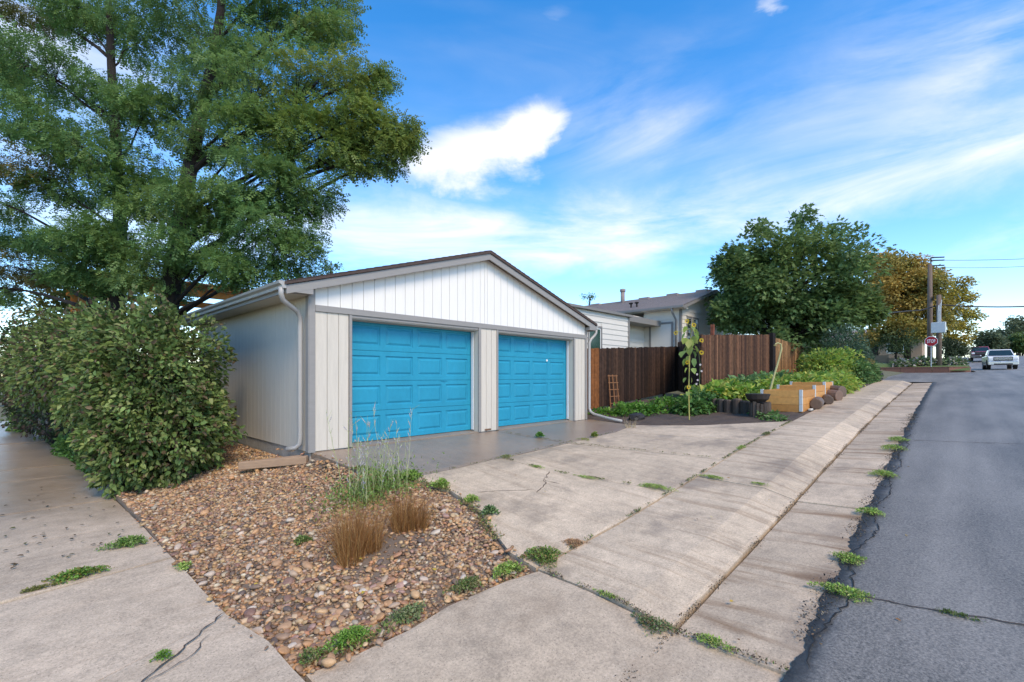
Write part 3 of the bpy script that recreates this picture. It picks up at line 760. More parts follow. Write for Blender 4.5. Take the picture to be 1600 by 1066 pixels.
def tree(name, label, trunk, tr, clumps, unit, size, pals, nspray=22, per=40, flat=.45, cat='tree', group=None, bark=None, spray_r=.42, droop=.25, twigs=True, leafm='leaf', limb_drop=.8, trunks=None):
    """clumps: (centre Vector, (rx, ry, rz), palette index, density)"""
    root = thing(name, label, cat, group); trunk = [Vector(p) for p in trunk]
    mb = MB(); k = len(trunk)
    mb.tube(trunk, [tr*(1-.72*i/(k-1)) for i in range(k)], 9)
    Ps, Ds, Ns, Ss, Cs = [], [], [], [], []
    for (c, r, pi, dens) in clumps:
        horiz = math.hypot(c.x-trunk[0].x, c.y-trunk[0].y)
        st = on_path(trunk, max(trunk[0].z+.25*(trunk[-1].z-trunk[0].z), c.z-limb_drop-.30*horiz))
        lp = bez(st, c, .15*horiz*.5, 5, .06); lr = min(tr*.42, .012+.012*(c-st).length)
        mb.tube(lp, [lr*(1-.75*i/5) for i in range(6)], 5)
        ns = max(3, int(nspray*dens)); d = sph(ns); rad = RNG.uniform(.35, 1.0, (ns, 1))**.6
        sc_ = np.array(c)+d*rad*np.array(r)
        tone = pick(pals[pi], 1, .18)
        for s in range(ns):
            if twigs:
                mb.tube([lp[4], (Vector(sc_[s])+lp[4])/2+Vector((0, 0, .06)), Vector(sc_[s])], [lr*.22, lr*.15, .003], 3, cap=False)
            n = int(per*RNG.uniform(.6, 1.4)); q = sph(n)*np.array((1, 1, flat))*spray_r*RNG.uniform(.2, 1., (n, 1))**.5
            hd_ = np.array((c.x-trunk[0].x, c.y-trunk[0].y, 0.)); hd_ = hd_/max(.3, np.linalg.norm(hd_)); out_ = (q*.5+d[s]*.5*spray_r+hd_*.45*spray_r+np.array((0, 0, -droop*spray_r)))
            Ps.append(sc_[s]+q); Ds.append(out_+sph(n)*.75*spray_r); Ns.append(np.array((0, 0, 1.))+sph(n)*.55)
            Ss.append(size*RNG.uniform(.65, 1.3, n)); Cs.append(pick(pals[pi], n, .22)*.6+tone*.4*RNG.uniform(.8, 1.2))
    mb.build('trunk', bark or M['bark'], root, True)
    V, F, C = inst(unit, np.concatenate(Ps), np.concatenate(Ds), np.concatenate(Ns), np.concatenate(Ss), np.concatenate(Cs))
    tag(np_mesh('crown', V, F, C, M[leafm], root), kind='stuff')
    return root
def shell_bush(name, label, lobes, n, unit, size, pal, cat='shrub', group=None, stems=None, lo=.62, up=.4, part='foliage', leafm='leaf_dull', zmin=None, rough=.16):
    root = thing(name, label, cat, group); Ps, Ds, Cs = [], [], []
    vol = sum(r[0]*r[1]+r[1]*r[2]+r[0]*r[2] for c, r in lobes)
    for c, r in lobes:
        k = int(n*(r[0]*r[1]+r[1]*r[2]+r[0]*r[2])/vol); d = sph(k); ph = RNG.uniform(0, 6.28, 6)
        bump = 1+rough*(np.sin(d[:, 0]*7+ph[0])*np.sin(d[:, 1]*6+ph[1])+.7*np.sin(d[:, 2]*9+ph[2]+d[:, 0]*5))
        rad = (lo+(1.03-lo)*RNG.uniform(0, 1, k)**.55)*bump
        P = np.array(c)+d*np.array(r)*rad[:, None]
        keep = np.ones(k, bool)
        for c2, r2 in lobes:
            if c2 is not c: keep &= np.sum(((P-np.array(c2))/np.array(r2))**2, 1) > lo*lo*.7
        if zmin is not None: keep &= P[:, 2] > zmin
        Ps.append(P[keep]); Ds.append((d+sph(k)*.8+np.array((0, 0, -.25)))[keep]); cl = np.sin(d[:, 0]*5+ph[3])*np.sin(d[:, 2]*6+ph[4])
        Cs.append((pick(pal, k, .25)*(1+.18*cl[:, None]))[keep])
    P, D, C = map(np.concatenate, (Ps, Ds, Cs))
    Nn = np.array((0, 0, up))+sph(len(P))*.5+norm(D)*.35
    V, F, C2 = inst(unit, P, D, Nn, size*RNG.uniform(.6, 1.35, len(P)), C)
    tag(np_mesh(part, V, F, C2, M[leafm], root), kind='stuff')
    if stems:
        mb = MB()
        for c, r in lobes:
            for _ in range(stems):
                e = Vector(c)+Vector((random.uniform(-.8, .8)*r[0], random.uniform(-.8, .8)*r[1], random.uniform(-.2, .8)*r[2]))
                b = Vector((c[0]+random.uniform(-.25, .25)*r[0], c[1]+random.uniform(-.25, .25)*r[1], c[2]-r[2]*.95))
                mb.tube(bez(b, e, .1, 4, .05), [.022, .018, .014, .009, .004], 4, cap=False)
        mb.build('stems', M['bark'], root)
    return root
def blades(name, label, cat, spots, n, length, width, pal, spread=.5, curve=.4, group=None, seeds=None, base_r=.06, parent=None, segs=4, matn='leaf_dull'):
    """grass-like tuft; spots: list of base points"""
    V, F, C = [], [], []; o = 0
    for sp in spots:
        for _ in range(n):
            a = random.uniform(0, 6.28); rr = base_r*math.sqrt(random.random()); l = length*random.uniform(.35, 1.18); lean = spread*random.random()**1.7*1.5
            b = Vector(sp)+Vector((math.cos(a)*rr, math.sin(a)*rr, -.01)); a2 = a+random.uniform(-.8, .8); dirv = Vector((math.cos(a2), math.sin(a2), 0)); sd = Vector((-dirv.y, dirv.x, 0))*width*.5
            if random.random() < .5: sd = Vector((sd.y, -sd.x, sd.z))*.8
            col = pick(pal, 1, .25)[0]
            bd_ = Vector((random.gauss(0, .10), random.gauss(0, .10), 0))*l; kn = random.uniform(.4, .9)
            for i in range(segs+1):
                t = i/segs; p = b+bd_*max(0, t-kn*.6)*1.6+Vector((random.gauss(0, .004), random.gauss(0, .004), 0))*t+dirv*l*(lean*t+curve*t*t*lean)+Vector((0, 0, l*(t-.35*lean*t*t)))
                w_ = (1-t*.9); V += [p-sd*w_, p+sd*w_]; C += [col, col]
            F += [(o+2*i, o+2*i+2, o+2*i+3, o+2*i+1) for i in range(segs)]; o += 2*(segs+1)
    return np.array([tuple(v) for v in V]), np.array(F), np.array(C)

LOC = [(.13, .25, .08), (.16, .28, .085), (.11, .22, .078), (.19, .30, .09)]
LOC_LIT = [(.22, .30, .07), (.175, .27, .07), (.26, .31, .075), (.14, .24, .075)]  # yellower leaves for the sunlit right side, light put into the colour
LOCB = [(.16, .15, .05), (.14, .165, .05), (.19, .15, .05)]
frond = unit_frond()
# right-hand locust
def clump(x, y, rx, ry, t, pi=0, dens=1.):
    c = at(x, y, t); k = t/FPX; return (c, (rx*k, rx*k, ry*k), pi, dens)
CR = [clump(*a) for a in [(330,-30,130,70,11.6),(330,50,110,60,11.4,0,1.1),(450,60,100,70,11,0,1.1),(505,140,75,70,10.5,1),(425,140,90,60,10.4,0,1.1),(330,130,70,45,11),(565,190,34,34,10.5,1),(615,222,20,24,10.4,1,.7),
      (588,115,10,28,10.6,1,.35),(632,205,8,10,10.4,1,.25),(490,225,75,42,10.4,1),(395,215,70,42,10.2),(540,240,30,28,10.4,1,.7),(310,225,40,25,10.8,0,.5),(410,285,70,38,10,0,1.),(470,300,45,40,10.1,0,.8),(330,315,60,32,10),
      (425,355,65,34,9.9,0,.9),(320,385,70,32,10.2),(385,425,60,24,9.9,0,.8),(245,430,55,28,10.6),(500,20,55,60,10.8,1),(440,-40,110,50,11,0),(250,330,45,25,10.8,0,.6),(455,400,40,28,9.9,0,.6),(600,255,12,12,10.5,1,.25)]]
TR = [Vector((2.35, 13.0, -.6)), Vector((2.38, 13.0, .8)), at(264, 470, 10.6), at(280, 370, 10.6), at(292, 290, 10.6), at(310, 200, 10.8), at(330, 110, 11), at(345, 20, 11.2), at(350, -60, 11.4)]
tree('locust_tree', 'tall locust tree with thick dark trunk, its crown hanging over the garage roof', TR, .25, CR, frond, .185, [LOC, LOC_LIT, LOCB], 27, 54, .42, spray_r=.40, group='locust trees behind the hedge')
CL = [clump(*a) for a in [(60,110,70,40,11.5),(35,180,60,32,11.2),(115,215,70,30,11),(50,265,50,25,11,2,.6),(130,30,50,28,12),(225,60,70,45,12),(185,150,45,30,11.6,0,.8),(235,175,50,32,11),(175,255,70,30,11),(85,300,45,20,11.2,0,.6),
      (215,305,50,30,11),(145,375,55,28,10.6),(195,395,55,28,10.6),(25,375,50,22,13,0,.8),(40,420,45,24,13,2,.8),(5,455,40,20,13,0,.6),(140,430,50,22,11),(10,90,40,40,12),(60,20,45,22,12.5,2,.5),(70,380,40,18,12.5,0,.6),(10,320,30,16,12,0,.4)]]
TL = [Vector((1.69, 14.5, -.65)), Vector((1.72, 14.5, .8)), at(184, 470, 11.3), at(188, 380, 11.3), at(186, 300, 11.3), at(180, 200, 11.4), at(174, 100, 11.6), at(170, 10, 11.8), at(172, -60, 12)]
tree('locust_tree', 'slimmer locust tree with straight dark trunk, farther left behind the hedge', TL, .19, CL, frond, .185, [LOC, LOC_LIT, LOCB], 26, 50, .42, spray_r=.40, group='locust trees behind the hedge')

# hedge shrubs along the side sidewalk
SH = [(.15, .215, .055), (.18, .24, .07), (.115, .18, .05), (.23, .27, .10), (.085, .14, .04), (.15, .11, .06), (.125, .195, .055), (.10, .17, .05)]
lf6 = unit_leaf6()
shell_bush('hedge_shrub', 'big rounded green shrub between the garage side wall and sidewalk', [((1.58, 9.7, .95), (.92, 1.3, 1.28)), ((1.32, 10.6, 1.2), (.78, 1.5, 1.15)), ((1.75, 9.1, .25), (.74, .9, .72)), ((1.25, 9.4, .35), (.6, .9, .75)), ((1.2, 9.2, -.12), (.42, .5, .42))],
           42000, lf6, .080, SH, stems=14, zmin=-.6, rough=.22)
shell_bush('hedge_shrub', 'farther green hedge shrub overhanging the side sidewalk at left edge', [((.85, 14.6, 1.55), (.85, 1.8, 1.05)), ((.6, 16.8, 1.45), (.8, 2.0, 1.05)), ((.3, 20, 1.5), (.9, 2.0, 1.2)), ((1.2, 12.6, 1.3), (.75, 1.2, 1.15))], 18000, lf6, .095, SH + [(.11, .085, .06)], stems=10, zmin=.35)
shell_bush('hedge_shrub', 'dark low hedge shrub at far end of the side sidewalk', [((.75, 20, .3), (.7, 2.2, 1.0)), ((.5, 24, .3), (.8, 2.5, 1.0))], 6000, lf6, .11, [(.05, .08, .03), (.07, .05, .04), (.08, .11, .04)], stems=6)
shell_bush('ground_cover_plant', 'bright green leafy mound spilling onto the side sidewalk', [((.45, 25.5, -.55), (.55, 2.0, .55))], 1800, lf6, .16, [(.13, .25, .04), (.18, .30, .06), (.10, .2, .04)], cat='plant', lo=.5)
shell_bush('ground_cover_plant', 'green weeds under the hedge at the sidewalk edge', [((1.0, 15.6, -.6), (.38, 1.6, .32)), ((1.05, 12.6, -.62), (.22, .9, .2))], 2200, lf6, .075, [(.06, .15, .03), (.09, .19, .04)], cat='plant', lo=.4)
def plank(name, base, w_, h_, tk, lean, yaw, col, label):
    Mx = Matrix.Translation(base) @ Matrix.Rotation(yaw, 4, 'Z') @ Matrix.Rotation(lean, 4, 'Y')
    return tag(MB().box(-w_/2, w_/2, -tk/2, tk/2, 0, h_, Mx, col).build(name, M['wood'], None, bevel=.008), label, 'board')
plank('leaning_board', (.55, 21.6, -.85), .38, .85, .06, .22, -.9, (.34, .30, .28), 'weathered grey board leaning beside the hedge')
plank('leaning_board', (.95, 22.3, -.8), .42, .75, .05, -.05, -.8, (.62, .23, .045), 'orange board standing under the hedge beside the grey one')
shell_bush('small_tree', 'yellow-green small tree between locust trunk and left picture edge', [(at(120, 455, 17), (1.1, 1.1, .9)), (at(90, 490, 17), (1.2, 1.2, 1.0)), (at(160, 440, 18), (.8, .8, .7)), (at(115, 520, 17), (1., 1., 1.5))], 5200, unit_leaf(), .15, [(.12, .15, .04), (.16, .17, .04), (.20, .15, .04), (.08, .12, .03)], cat='tree', stems=6, lo=.2, leafm='leaf')

# dry ornamental grasses, sage, weeds
DRY = [(.33, .15, .045), (.26, .11, .034), (.40, .20, .07), (.19, .078, .026), (.46, .27, .11)]
def tuft(name, label, cat, spots, n, length, width, pal, group=None, **k):
    V, F, C = blades(name, label, cat, spots, n, length, width, pal, **k)
    return tag(np_mesh(name, V, F, C, M['leaf_dull']), label, cat, group)
tuft('dry_grass', 'larger brown dried grass clump on bare soil among the stones', 'dry plant', [(2.10, 4.02, bedz(2.10, 4.02)), (2.26, 3.95, bedz(2.26, 3.95)), (2.20, 4.14, bedz(2.20, 4.14)), (2.04, 3.90, bedz(2.04, 3.90))], 340, .46, .0045, DRY, 'dried grass clumps', spread=.42, curve=.55, base_r=.11, segs=5)
tuft('dry_grass', 'smaller brown dried grass clump nearer the driveway edge', 'dry plant', [(2.70, 4.08, bedz(2.70, 4.08)), (2.84, 4.0, bedz(2.84, 4.0)), (2.78, 4.2, bedz(2.78, 4.2))], 340, .39, .0045, DRY, 'dried grass clumps', spread=.42, curve=.55, base_r=.10, segs=5)
# russian sage
sage = thing('sage_plant', 'tall wispy pale green sage with mauve flower spikes before the first door', 'plant')
SG = [(.34, .38, .18), (.30, .37, .14), (.38, .40, .22)]
mbs = MB(); fl = MB(); lv = []
for k in range(30):
    bx, by = 3.02+random.uniform(-.38, .42), 5.25+random.uniform(-.30, .25); bz = bedz(bx, by); hh = random.uniform(.35, 1.10); a = random.uniform(0, 6.28); ln = random.uniform(.03, .22)
    top = Vector((bx+math.cos(a)*ln*hh, by+math.sin(a)*ln*hh, bz+hh)); P = bez((bx, by, bz-.02), top, .02, 5, .012)
    mbs.tube(P, [.004, .0035, .003, .0025, .002, .0015], 3, col=random.choice(SG), cap=False)
    for j in range(2, 6):
        for _ in range(3 if hh > .5 else 2):
            d = Vector((random.uniform(-1, 1), random.uniform(-1, 1), random.uniform(.7, 1.8))).normalized(); l = random.uniform(.05, .15)
            p0 = P[j-1].lerp(P[j], random.random()); p1 = p0+d*l
            mbs.tube([p0, p0.lerp(p1, .5)+Vector((0, 0, .006)), p1], [.002, .0017, .001], 3, col=random.choice(SG), cap=False)
            if hh > .62 and random.random() < .6:
                for q_ in range(3):
                    pp = p0.lerp(p1, .35+.16*q_); fl.blob(pp, (.0065, .0065, .010), 1, .2, col=random.choice([(.38, .34, .36), (.42, .39, .38), (.33, .30, .38), (.36, .38, .24)]))
mbs.build('stems', M['stem'], sage); tag(fl.build('flower_spikes', M['stem'], sage), kind='stuff')
n = 2600; P = np.stack([3.05+RNG.normal(0, .30, n), 5.22+RNG.normal(0, .22, n), np.zeros(n)], 1); P[:, 2] = [bedz(p[0], p[1])+abs(random.gauss(0, .13)) for p in P]
V, F, C = inst(unit_leaf(.35), P, sph(n)+np.array((0, 0, .9)), sph(n), RNG.uniform(.025, .06, n), pick([(.17, .27, .06), (.22, .31, .09), (.13, .23, .05)], n))
np_mesh('basal_leaves', V, F, C, M['leaf_dull'], sage)
GRN = [(.16, .27, .05), (.20, .32, .06), (.25, .33, .09), (.27, .29, .10)]
def weed(p, r, n, size, label, pal=GRN, flat=.35, hgt=None, grp='weeds in the joints and edges', stretch=(1, 1), leafs=None):
    """a low weed mat: small leaves on a flattened, lobed dome"""
    n = int(n*2.4); tall = flat > .6; size *= .8 if tall else .55; ph = random.uniform(0, 6.28); ph2 = random.uniform(0, 6.28)
    th = RNG.uniform(0, 6.283, n); rad = RNG.uniform(0, 1, n)**.6*(.72+.22*np.sin(3*th+ph)+.16*np.sin(7*th+ph2))*RNG.uniform(.75, 1.12, n)
    P = np.stack([p[0]+np.cos(th)*rad*r*stretch[0], p[1]+np.sin(th)*rad*r*stretch[1], p[2]+np.maximum(0, 1-rad**2)*RNG.uniform(0, 1, n)*r*flat*.8], 1)
    D = np.stack([np.cos(th)*.4, np.sin(th)*.4, np.full(n, .35 if not tall else .9)], 1)+sph(n)*.7
    V, F, C = inst(leafs or unit_leaf(.5), P, D, np.array((0, 0, .8))+sph(n)*.6, size*RNG.uniform(.5, 1.5, n), pick(pal, n, .3)*1.3)
    return tag(np_mesh('weed_tuft', V, F, C, M['leaf_dull']), label, 'weed', grp)
def gz(x, y, dz=.004):
    if x < 1.15: return (x, y, -.56-.012*(y-2.5)+dz)
    return (x, y, Z(x, y)+dz)
for a in [
    (gz(4.30, .60, .02), .19, 420, .035, 'widest green weed mat on asphalt edge, where the road crack starts', GRN, .3, None, (.6, 1.25)),
    (gz(4.99, .66, .02), .15, 330, .035, 'second nearest green weed mat along the asphalt edge'),
    (gz(6.45, .66, .02), .16, 300, .035, 'third green weed mat along the asphalt edge, counted from the camera'),
    (gz(8.26, .70, .02), .20, 300, .038, 'fourth green weed mat along the asphalt edge, counted from the camera'),
    (gz(10.2, .74, .02), .24, 260, .042, 'pair-like green weed mat far along the asphalt edge'),
    (gz(11.1, .74, .02), .2, 220, .042, 'farthest small green weed mat along the asphalt edge'),
    (gz(5.80, 2.86), .20, 420, .030, 'long green weed strip at the driveway joint beside the sidewalk', GRN, .25, None, (.6, 1.7)),
    (gz(5.50, 3.75), .12, 160, .028, 'thin weed strip in the middle driveway joint', GRN, .25, None, (.4, 2.2)),
    (gz(5.38, 4.55), .10, 130, .028, 'small weed strip near the upper end of middle joint', GRN, .3, None, (.5, 1.6)),
    (gz(6.68, 2.45), .14, 240, .028, 'green weed strip in the sidewalk joint by its back edge', GRN, .25, None, (.5, 1.6)),
    (gz(6.74, 1.86), .09, 120, .026, 'tiny weed strip in sidewalk joint near the rolled curb', GRN, .25, None, (.5, 1.5)),
    (gz(3.30, 2.72), .22, 520, .045, 'leafy weed patch at the tip of the stone bed', [(.09, .17, .03), (.14, .2, .05), (.2, .16, .06)], .5),
    (gz(2.90, 2.80), .17, 340, .040, 'leafy weeds on the stone edge just left of tip', GRN, .5, None, (1.2, .6)),
    (gz(2.50, 2.86), .17, 330, .036, 'weeds along the lower stone edge by the corner slab', [(.10, .16, .04), (.17, .17, .07)], .45, None, (1.2, .6)),
    (gz(1.95, 2.88), .17, 300, .038, 'greyish weeds on lower stone edge toward the left', [(.12, .17, .06), (.17, .19, .09)], .4, None, (1.3, .6)),
    (gz(1.52, 2.92), .18, 420, .036, 'bright green weeds at the near-left corner of stones', [(.10, .22, .03), (.15, .25, .05)], .5, None, (1.2, .6)),
    (gz(1.28, 2.95), .10, 160, .034, 'small dry weeds where both sidewalks meet the stones', [(.2, .18, .08), (.10, .17, .04)], .5),
    (gz(3.05, 1.52, .01), .15, 300, .036, 'weeds and debris at the curb end of near joint', [(.10, .15, .05), (.20, .14, .08), (.12, .16, .07)], .4, None, (.7, 1.3)),
    (gz(3.12, 1.14, .01), .11, 220, .030, 'green weeds in the gutter joint near the camera', GRN, .4, None, (.6, 1.4)),
    (gz(3.14, 1.95), .07, 90, .028, 'thin weeds midway in the near sidewalk joint', GRN, .4, None, (.5, 2.)),
    (gz(3.62, 3.75), .10, 160, .045, 'upright weed on driveway edge near the stone curve', [(.09, .16, .06), (.13, .19, .08)], .9),
    (gz(3.70, 4.15), .10, 160, .040, 'leafy weed on the driveway edge above the stone curve', GRN, .8),
    (gz(3.72, 4.75), .14, 220, .042, 'green weeds at driveway edge behind smaller dry clump', GRN, .8),
    (gz(3.62, 5.25), .16, 260, .045, 'bright weeds at slab corner beside the sage', [(.13, .24, .04), (.18, .27, .06)], .8),
    (gz(3.30, 5.95), .14, 180, .035, 'dark weeds along the slab edge below garage corner', [(.06, .12, .03), (.1, .13, .04)], .5, None, (.5, 1.8)),
    (gz(7.17, 6.0), .09, 180, .045, 'small leafy green weed in joint before the second door', [(.06, .17, .03), (.09, .2, .04)], 1.1),
    (gz(7.55, 5.2), .13, 130, .028, 'yellowish weed strip at crossing of the driveway joints', [(.22, .22, .05), (.15, .2, .04)], .3, None, (.8, 1.6)),
    (gz(7.95, 5.22), .07, 110, .05, 'upright yellow-green weed in the apron joint', [(.19, .22, .05), (.14, .2, .04)], 1.4),
    (gz(5.42, 5.25), .13, 150, .03, 'yellowish weeds at apron joint near first door', [(.2, .2, .06), (.13, .18, .05)], .4, None, (1.6, .6)),
    (gz(8.6, 2.66), .10, 150, .035, 'weeds in the joint between sidewalk and upper driveway', GRN, .5, None, (2.6, .5)),
    (gz(10.1, 2.66), .10, 190, .038, 'brownish weeds in sidewalk joint close to the garden', [(.12, .15, .06), (.17, .16, .07)], .5, None, (3.2, .5)),
    (gz(.36, 5.55, .01), .17, 460, .045, 'green grass weeds in the joint of the side sidewalk', [(.09, .20, .03), (.13, .23, .05), (.2, .18, .05)], .45, None, (1.5, .6)),
    (gz(.12, 5.46, .01), .10, 120, .035, 'olive moss strip left of the weeds on side sidewalk', [(.12, .13, .04), (.16, .16, .05)], .2, None, (1.5, .3)),
    (gz(.80, 6.25, .01), .18, 330, .05, 'loose green grass weeds spreading from stones onto side sidewalk', [(.10, .2, .04), (.16, .22, .07)], .5, None, (1.3, .8)),
    (gz(1.05, 5.1, .01), .07, 110, .04, 'tiny grass weed at the stone edge of side sidewalk', GRN, .6),
    (gz(.62, 3.52, .012), .06, 110, .028, 'tiny green sprig in the side sidewalk crack', [(.10, .2, .03)], .6),
    (gz(4.38, -.02, .02), .07, 90, .03, 'small mossy weed in the road crack', [(.10, .12, .04), (.08, .13, .03)], .3, None, (.4, 2.2)),
    ((1.98, 4.75, bedz(1.98, 4.75)), .10, 130, .04, 'small pale weed among stones beside larger dry clump', [(.14, .2, .06)], .7)]:
    weed(*a[:6-0] if len(a) == 5 else a[:5], *([a[5]] if len(a) > 5 else []), **({'flat': a[6]} if len(a) > 6 else {}), **({'stretch': a[8]} if len(a) > 8 else {}))
# moss, sprigs and grit gathered along the joints
def strip(name, label, pts, n, size, pal, wid=.012, clus=5., lift=.004, cat='moss', up=.6, zf=None):
    P = []
    seg = [(a, b, math.hypot(b[0]-a[0], b[1]-a[1])) for a, b in zip(pts, pts[1:])]; tot = sum(q_[2] for q_ in seg)
    from mathutils import noise as mn; off_ = random.uniform(0, 50)
    while len(P) < n:
        s_ = random.random()*tot
        if mn.noise((s_*clus, off_, 0))+.15*random.random() < .05: continue
        for a, b, l in seg:
            if s_ <= l: break
            s_ -= l
        x, y = a[0]+(b[0]-a[0])*s_/l+random.gauss(0, wid), a[1]+(b[1]-a[1])*s_/l+random.gauss(0, wid)
        P.append((x, y, (zf or (lambda u, v: gz(u, v)[2]))(x, y)+lift+random.random()*size*.3))
    P = np.array(P)
    V, F, C = inst(unit_leaf(.5), P, sph(n)+np.array((0, 0, up)), np.array((0, 0, .6))+sph(n)*.7, size*RNG.uniform(.5, 1.6, n), pick(pal, n, .3))
    o = np_mesh(name, V, F, C, M['leaf_dull']); return tag(o, label, cat, kind='stuff')
MOSS = [(.12, .15, .05), (.16, .20, .06), (.20, .17, .08), (.10, .08, .05), (.18, .24, .06)]
GRIT = [(.10, .07, .045), (.16, .11, .07), (.07, .05, .035), (.24, .17, .11), (.30, .24, .17)]
strip('joint_moss', 'moss and sprigs along the joint between driveway and sidewalk', [(3.2, 2.66), (12.0, 2.66)], 1500, .018, MOSS)
strip('joint_moss', 'moss and sprigs in the middle driveway joint', [(5.37, 5.2), (5.40, 4.25), (5.85, 2.7)], 420, .018, MOSS)
strip('joint_moss', 'moss and sprigs in the joint reaching the pillar between doors', [(7.0, 7.0), (7.12, 5.26), (7.45, 4.0), (7.75, 2.7)], 420, .018, MOSS)
strip('joint_moss', 'moss in the cross joint in front of the doors', [(3.7, 5.3), (7.1, 5.27), (8.75, 5.25)], 380, .016, MOSS)
strip('joint_moss', 'moss and litter in the near sidewalk joint', [(3.13, 2.6), (3.13, 1.45), (3.12, .72)], 520, .018, MOSS + GRIT, .016)
strip('curb_grit', 'brown grit and leaf bits lying along the curb foot', [(2.2, 1.40), (3.0, 1.405), (29, 1.40)], 3200, .016, GRIT, .02, 2.5, up=.1, cat='grit')
strip('road_edge_grit', 'grit and crumbs lying along the ragged asphalt edge', [(3.0, .70), (16, .70)], 2600, .016, GRIT + [(.05, .05, .05)]*3, .05, 2., .012, up=.1, cat='grit')
strip('bed_litter', 'dry litter along the driveway edge of the stone bed', [(3.2, 6.1), (3.6, 5.3), (3.72, 4.6), (3.58, 3.95), (3.3, 3.4), (3.14, 3.0), (3.05, 2.74), (2.3, 2.82), (1.3, 2.88)], 1300, .028, [(.28, .2, .1), (.2, .22, .07), (.36, .26, .13), (.14, .2, .05)], .035, 3., .0, up=.5, cat='litter')
# brown litter mats and fallen leaves
tag(weed(gz(3.75, 2.70), .13, 380, .028, 'brown dried plant litter lying in the driveway joint', [(.30, .17, .09), (.36, .22, .12)], .25), cat='litter')
LFC = [(.55, .38, .06), (.40, .22, .06), (.16, .085, .04), (.48, .40, .2), (.30, .15, .05)]
spots = [(1.0+random.random()*2.4, 2.9+random.random()*3.6) for _ in range(34)]
k = 0
for (x, y) in spots:
    if not inside(x, y, RB): continue
    V, F, C = inst(lf6, np.array([(x, y, bedz(x, y)+.045)]), np.array([(random.uniform(-1, 1), random.uniform(-1, 1), .1)]), np.array([(random.uniform(-.3, .3), random.uniform(-.3, .3), 1.)]), np.array([random.uniform(.035, .06)]), pick(LFC, 1))
    tag(np_mesh('fallen_leaf', V, F, C, M['leaf_dull']), 'small fallen leaf lying on the river stones', 'leaf', 'fallen leaves on the stones')
for k in range(60):
    x, y = random.uniform(-.2, .95), 6.2+abs(random.gauss(0, 2.2))
    V, F, C = inst(lf6, np.array([gz(x, y, .014)]), np.array([(random.uniform(-1, 1), random.uniform(-1, 1), .05)]), np.array([(random.uniform(-.3, .3), random.uniform(-.3, .3), 1.)]), np.array([random.uniform(.03, .06)]), pick([(.05, .05, .03), (.09, .06, .03), (.08, .09, .03)], 1))
    tag(np_mesh('fallen_leaf', V, F, C, M['leaf_dull']), 'dark fallen leaf lying on the wet side sidewalk', 'leaf', 'fallen leaves on the side sidewalk')
for k in range(26):
    x, y = random.uniform(3.2, 9), random.uniform(.2, 5)
    V, F, C = inst(lf6, np.array([gz(x, y, .025)]), np.array([(random.uniform(-1, 1), random.uniform(-1, 1), .05)]), np.array([(random.uniform(-.3, .3), random.uniform(-.3, .3), 1.)]), np.array([random.uniform(.02, .04)]), pick(LFC, 1))
    tag(np_mesh('fallen_leaf', V, F, C, M['leaf_dull']), 'tiny fallen leaf lying on the driveway, sidewalk or road', 'leaf', 'fallen leaves on the paving')

# ================================================================== FENCE AND GARDEN
FC_D = [(.030, .016, .011), (.040, .021, .014), (.024, .013, .009), (.055, .028, .017)]
FC_R = [(.085, .038, .021), (.105, .048, .026), (.065, .029, .017), (.13, .062, .034)]
def fence(p0, p1, zt0, zt1, pal, label, pw=.142, posts=2, first=None, ear=True, front=-1):
    root = thing('wood_fence', label, 'fence', 'garden fence sections'); p0, p1 = Vector((*p0, 0)), Vector((*p1, 0)); d = (p1-p0); ln = d.length; d.normalize()
    nrm = Vector((d.y, -d.x, 0)); n = int(ln/pw); pw = ln/n
    for i in range(n):
        a, b = p0+d*(i*pw+.003), p0+d*((i+1)*pw-random.uniform(.003, .012)); m = (a+b)/2
        zb = Z(m.x, m.y)+.02; zt = zt0+(zt1-zt0)*(i+.5)/n+random.uniform(-.015, .015); e = .025
        o = nrm*random.uniform(-.004, .006); a += o; b += o; da = (b-a).normalized()
        P = [(a.x, a.y, zb), (b.x, b.y, zb), (b.x, b.y, zt-e), (*(b-da*e).xy, zt), (*(a+da*e).xy, zt), (a.x, a.y, zt-e)]
        c = np.array(random.choice(pal))*random.uniform(.55, 1.6)
        if first and first[0] <= i < first[1]: c = np.array((.19, .068, .022))*random.uniform(.55, 1.2)
        MB().prism(P, -nrm*.018, tuple(c)).build('picket', M['fence'], root)
    for fz in (.25, 1.0, 1.7):
        za, zb_ = Z(p0.x, p0.y)+fz, Z(p1.x, p1.y)+fz
        o = -nrm*.022
        MB().prism([(*(p0+o).xy, za), (*(p1+o).xy, zb_), (*(p1+o).xy, zb_+.09), (*(p0+o).xy, za+.09)], -nrm*.04, pal[0]).build('rail', M['fence'], root)
    for k in range(posts):
        p = p0+d*(ln*(k+.5)/posts)-nrm*.12; MB().box(p.x-.045, p.x+.045, p.y-.045, p.y+.045, Z(p.x, p.y)-.1, zt0+(zt1-zt0)*(k+.5)/posts-.1, None, pal[1]).build('post', M['fence'], root)
    return root
fence((10.62, 8.2), (18.6, 8.2), 1.93, 2.38, FC_D, 'dark brown picket fence section joining the garage corner', first=(10, 15), posts=4)
fence((18.6, 8.2), (15.95, 6.2), 2.55, 2.58, [(.075, .04, .026), (.06, .032, .021)], 'short dark return of the fence behind the sunflower', posts=1)
f2 = fence((15.95, 6.2), (20.6, 6.15), 2.56, 2.86, FC_R, 'tall reddish brown fence section right of the sunflower', pw=.135)
MB().box(17.2, 17.31, 6.26, 6.37, .3, 3.02, None, (.22, .07, .04)).build('tall_post', M['fence'], f2)
fence((20.62, 6.15), (23.4, 6.05), 2.86, 3.04, FC_R, 'reddish fence panel in the middle, next to the black post', pw=.135)
MB()
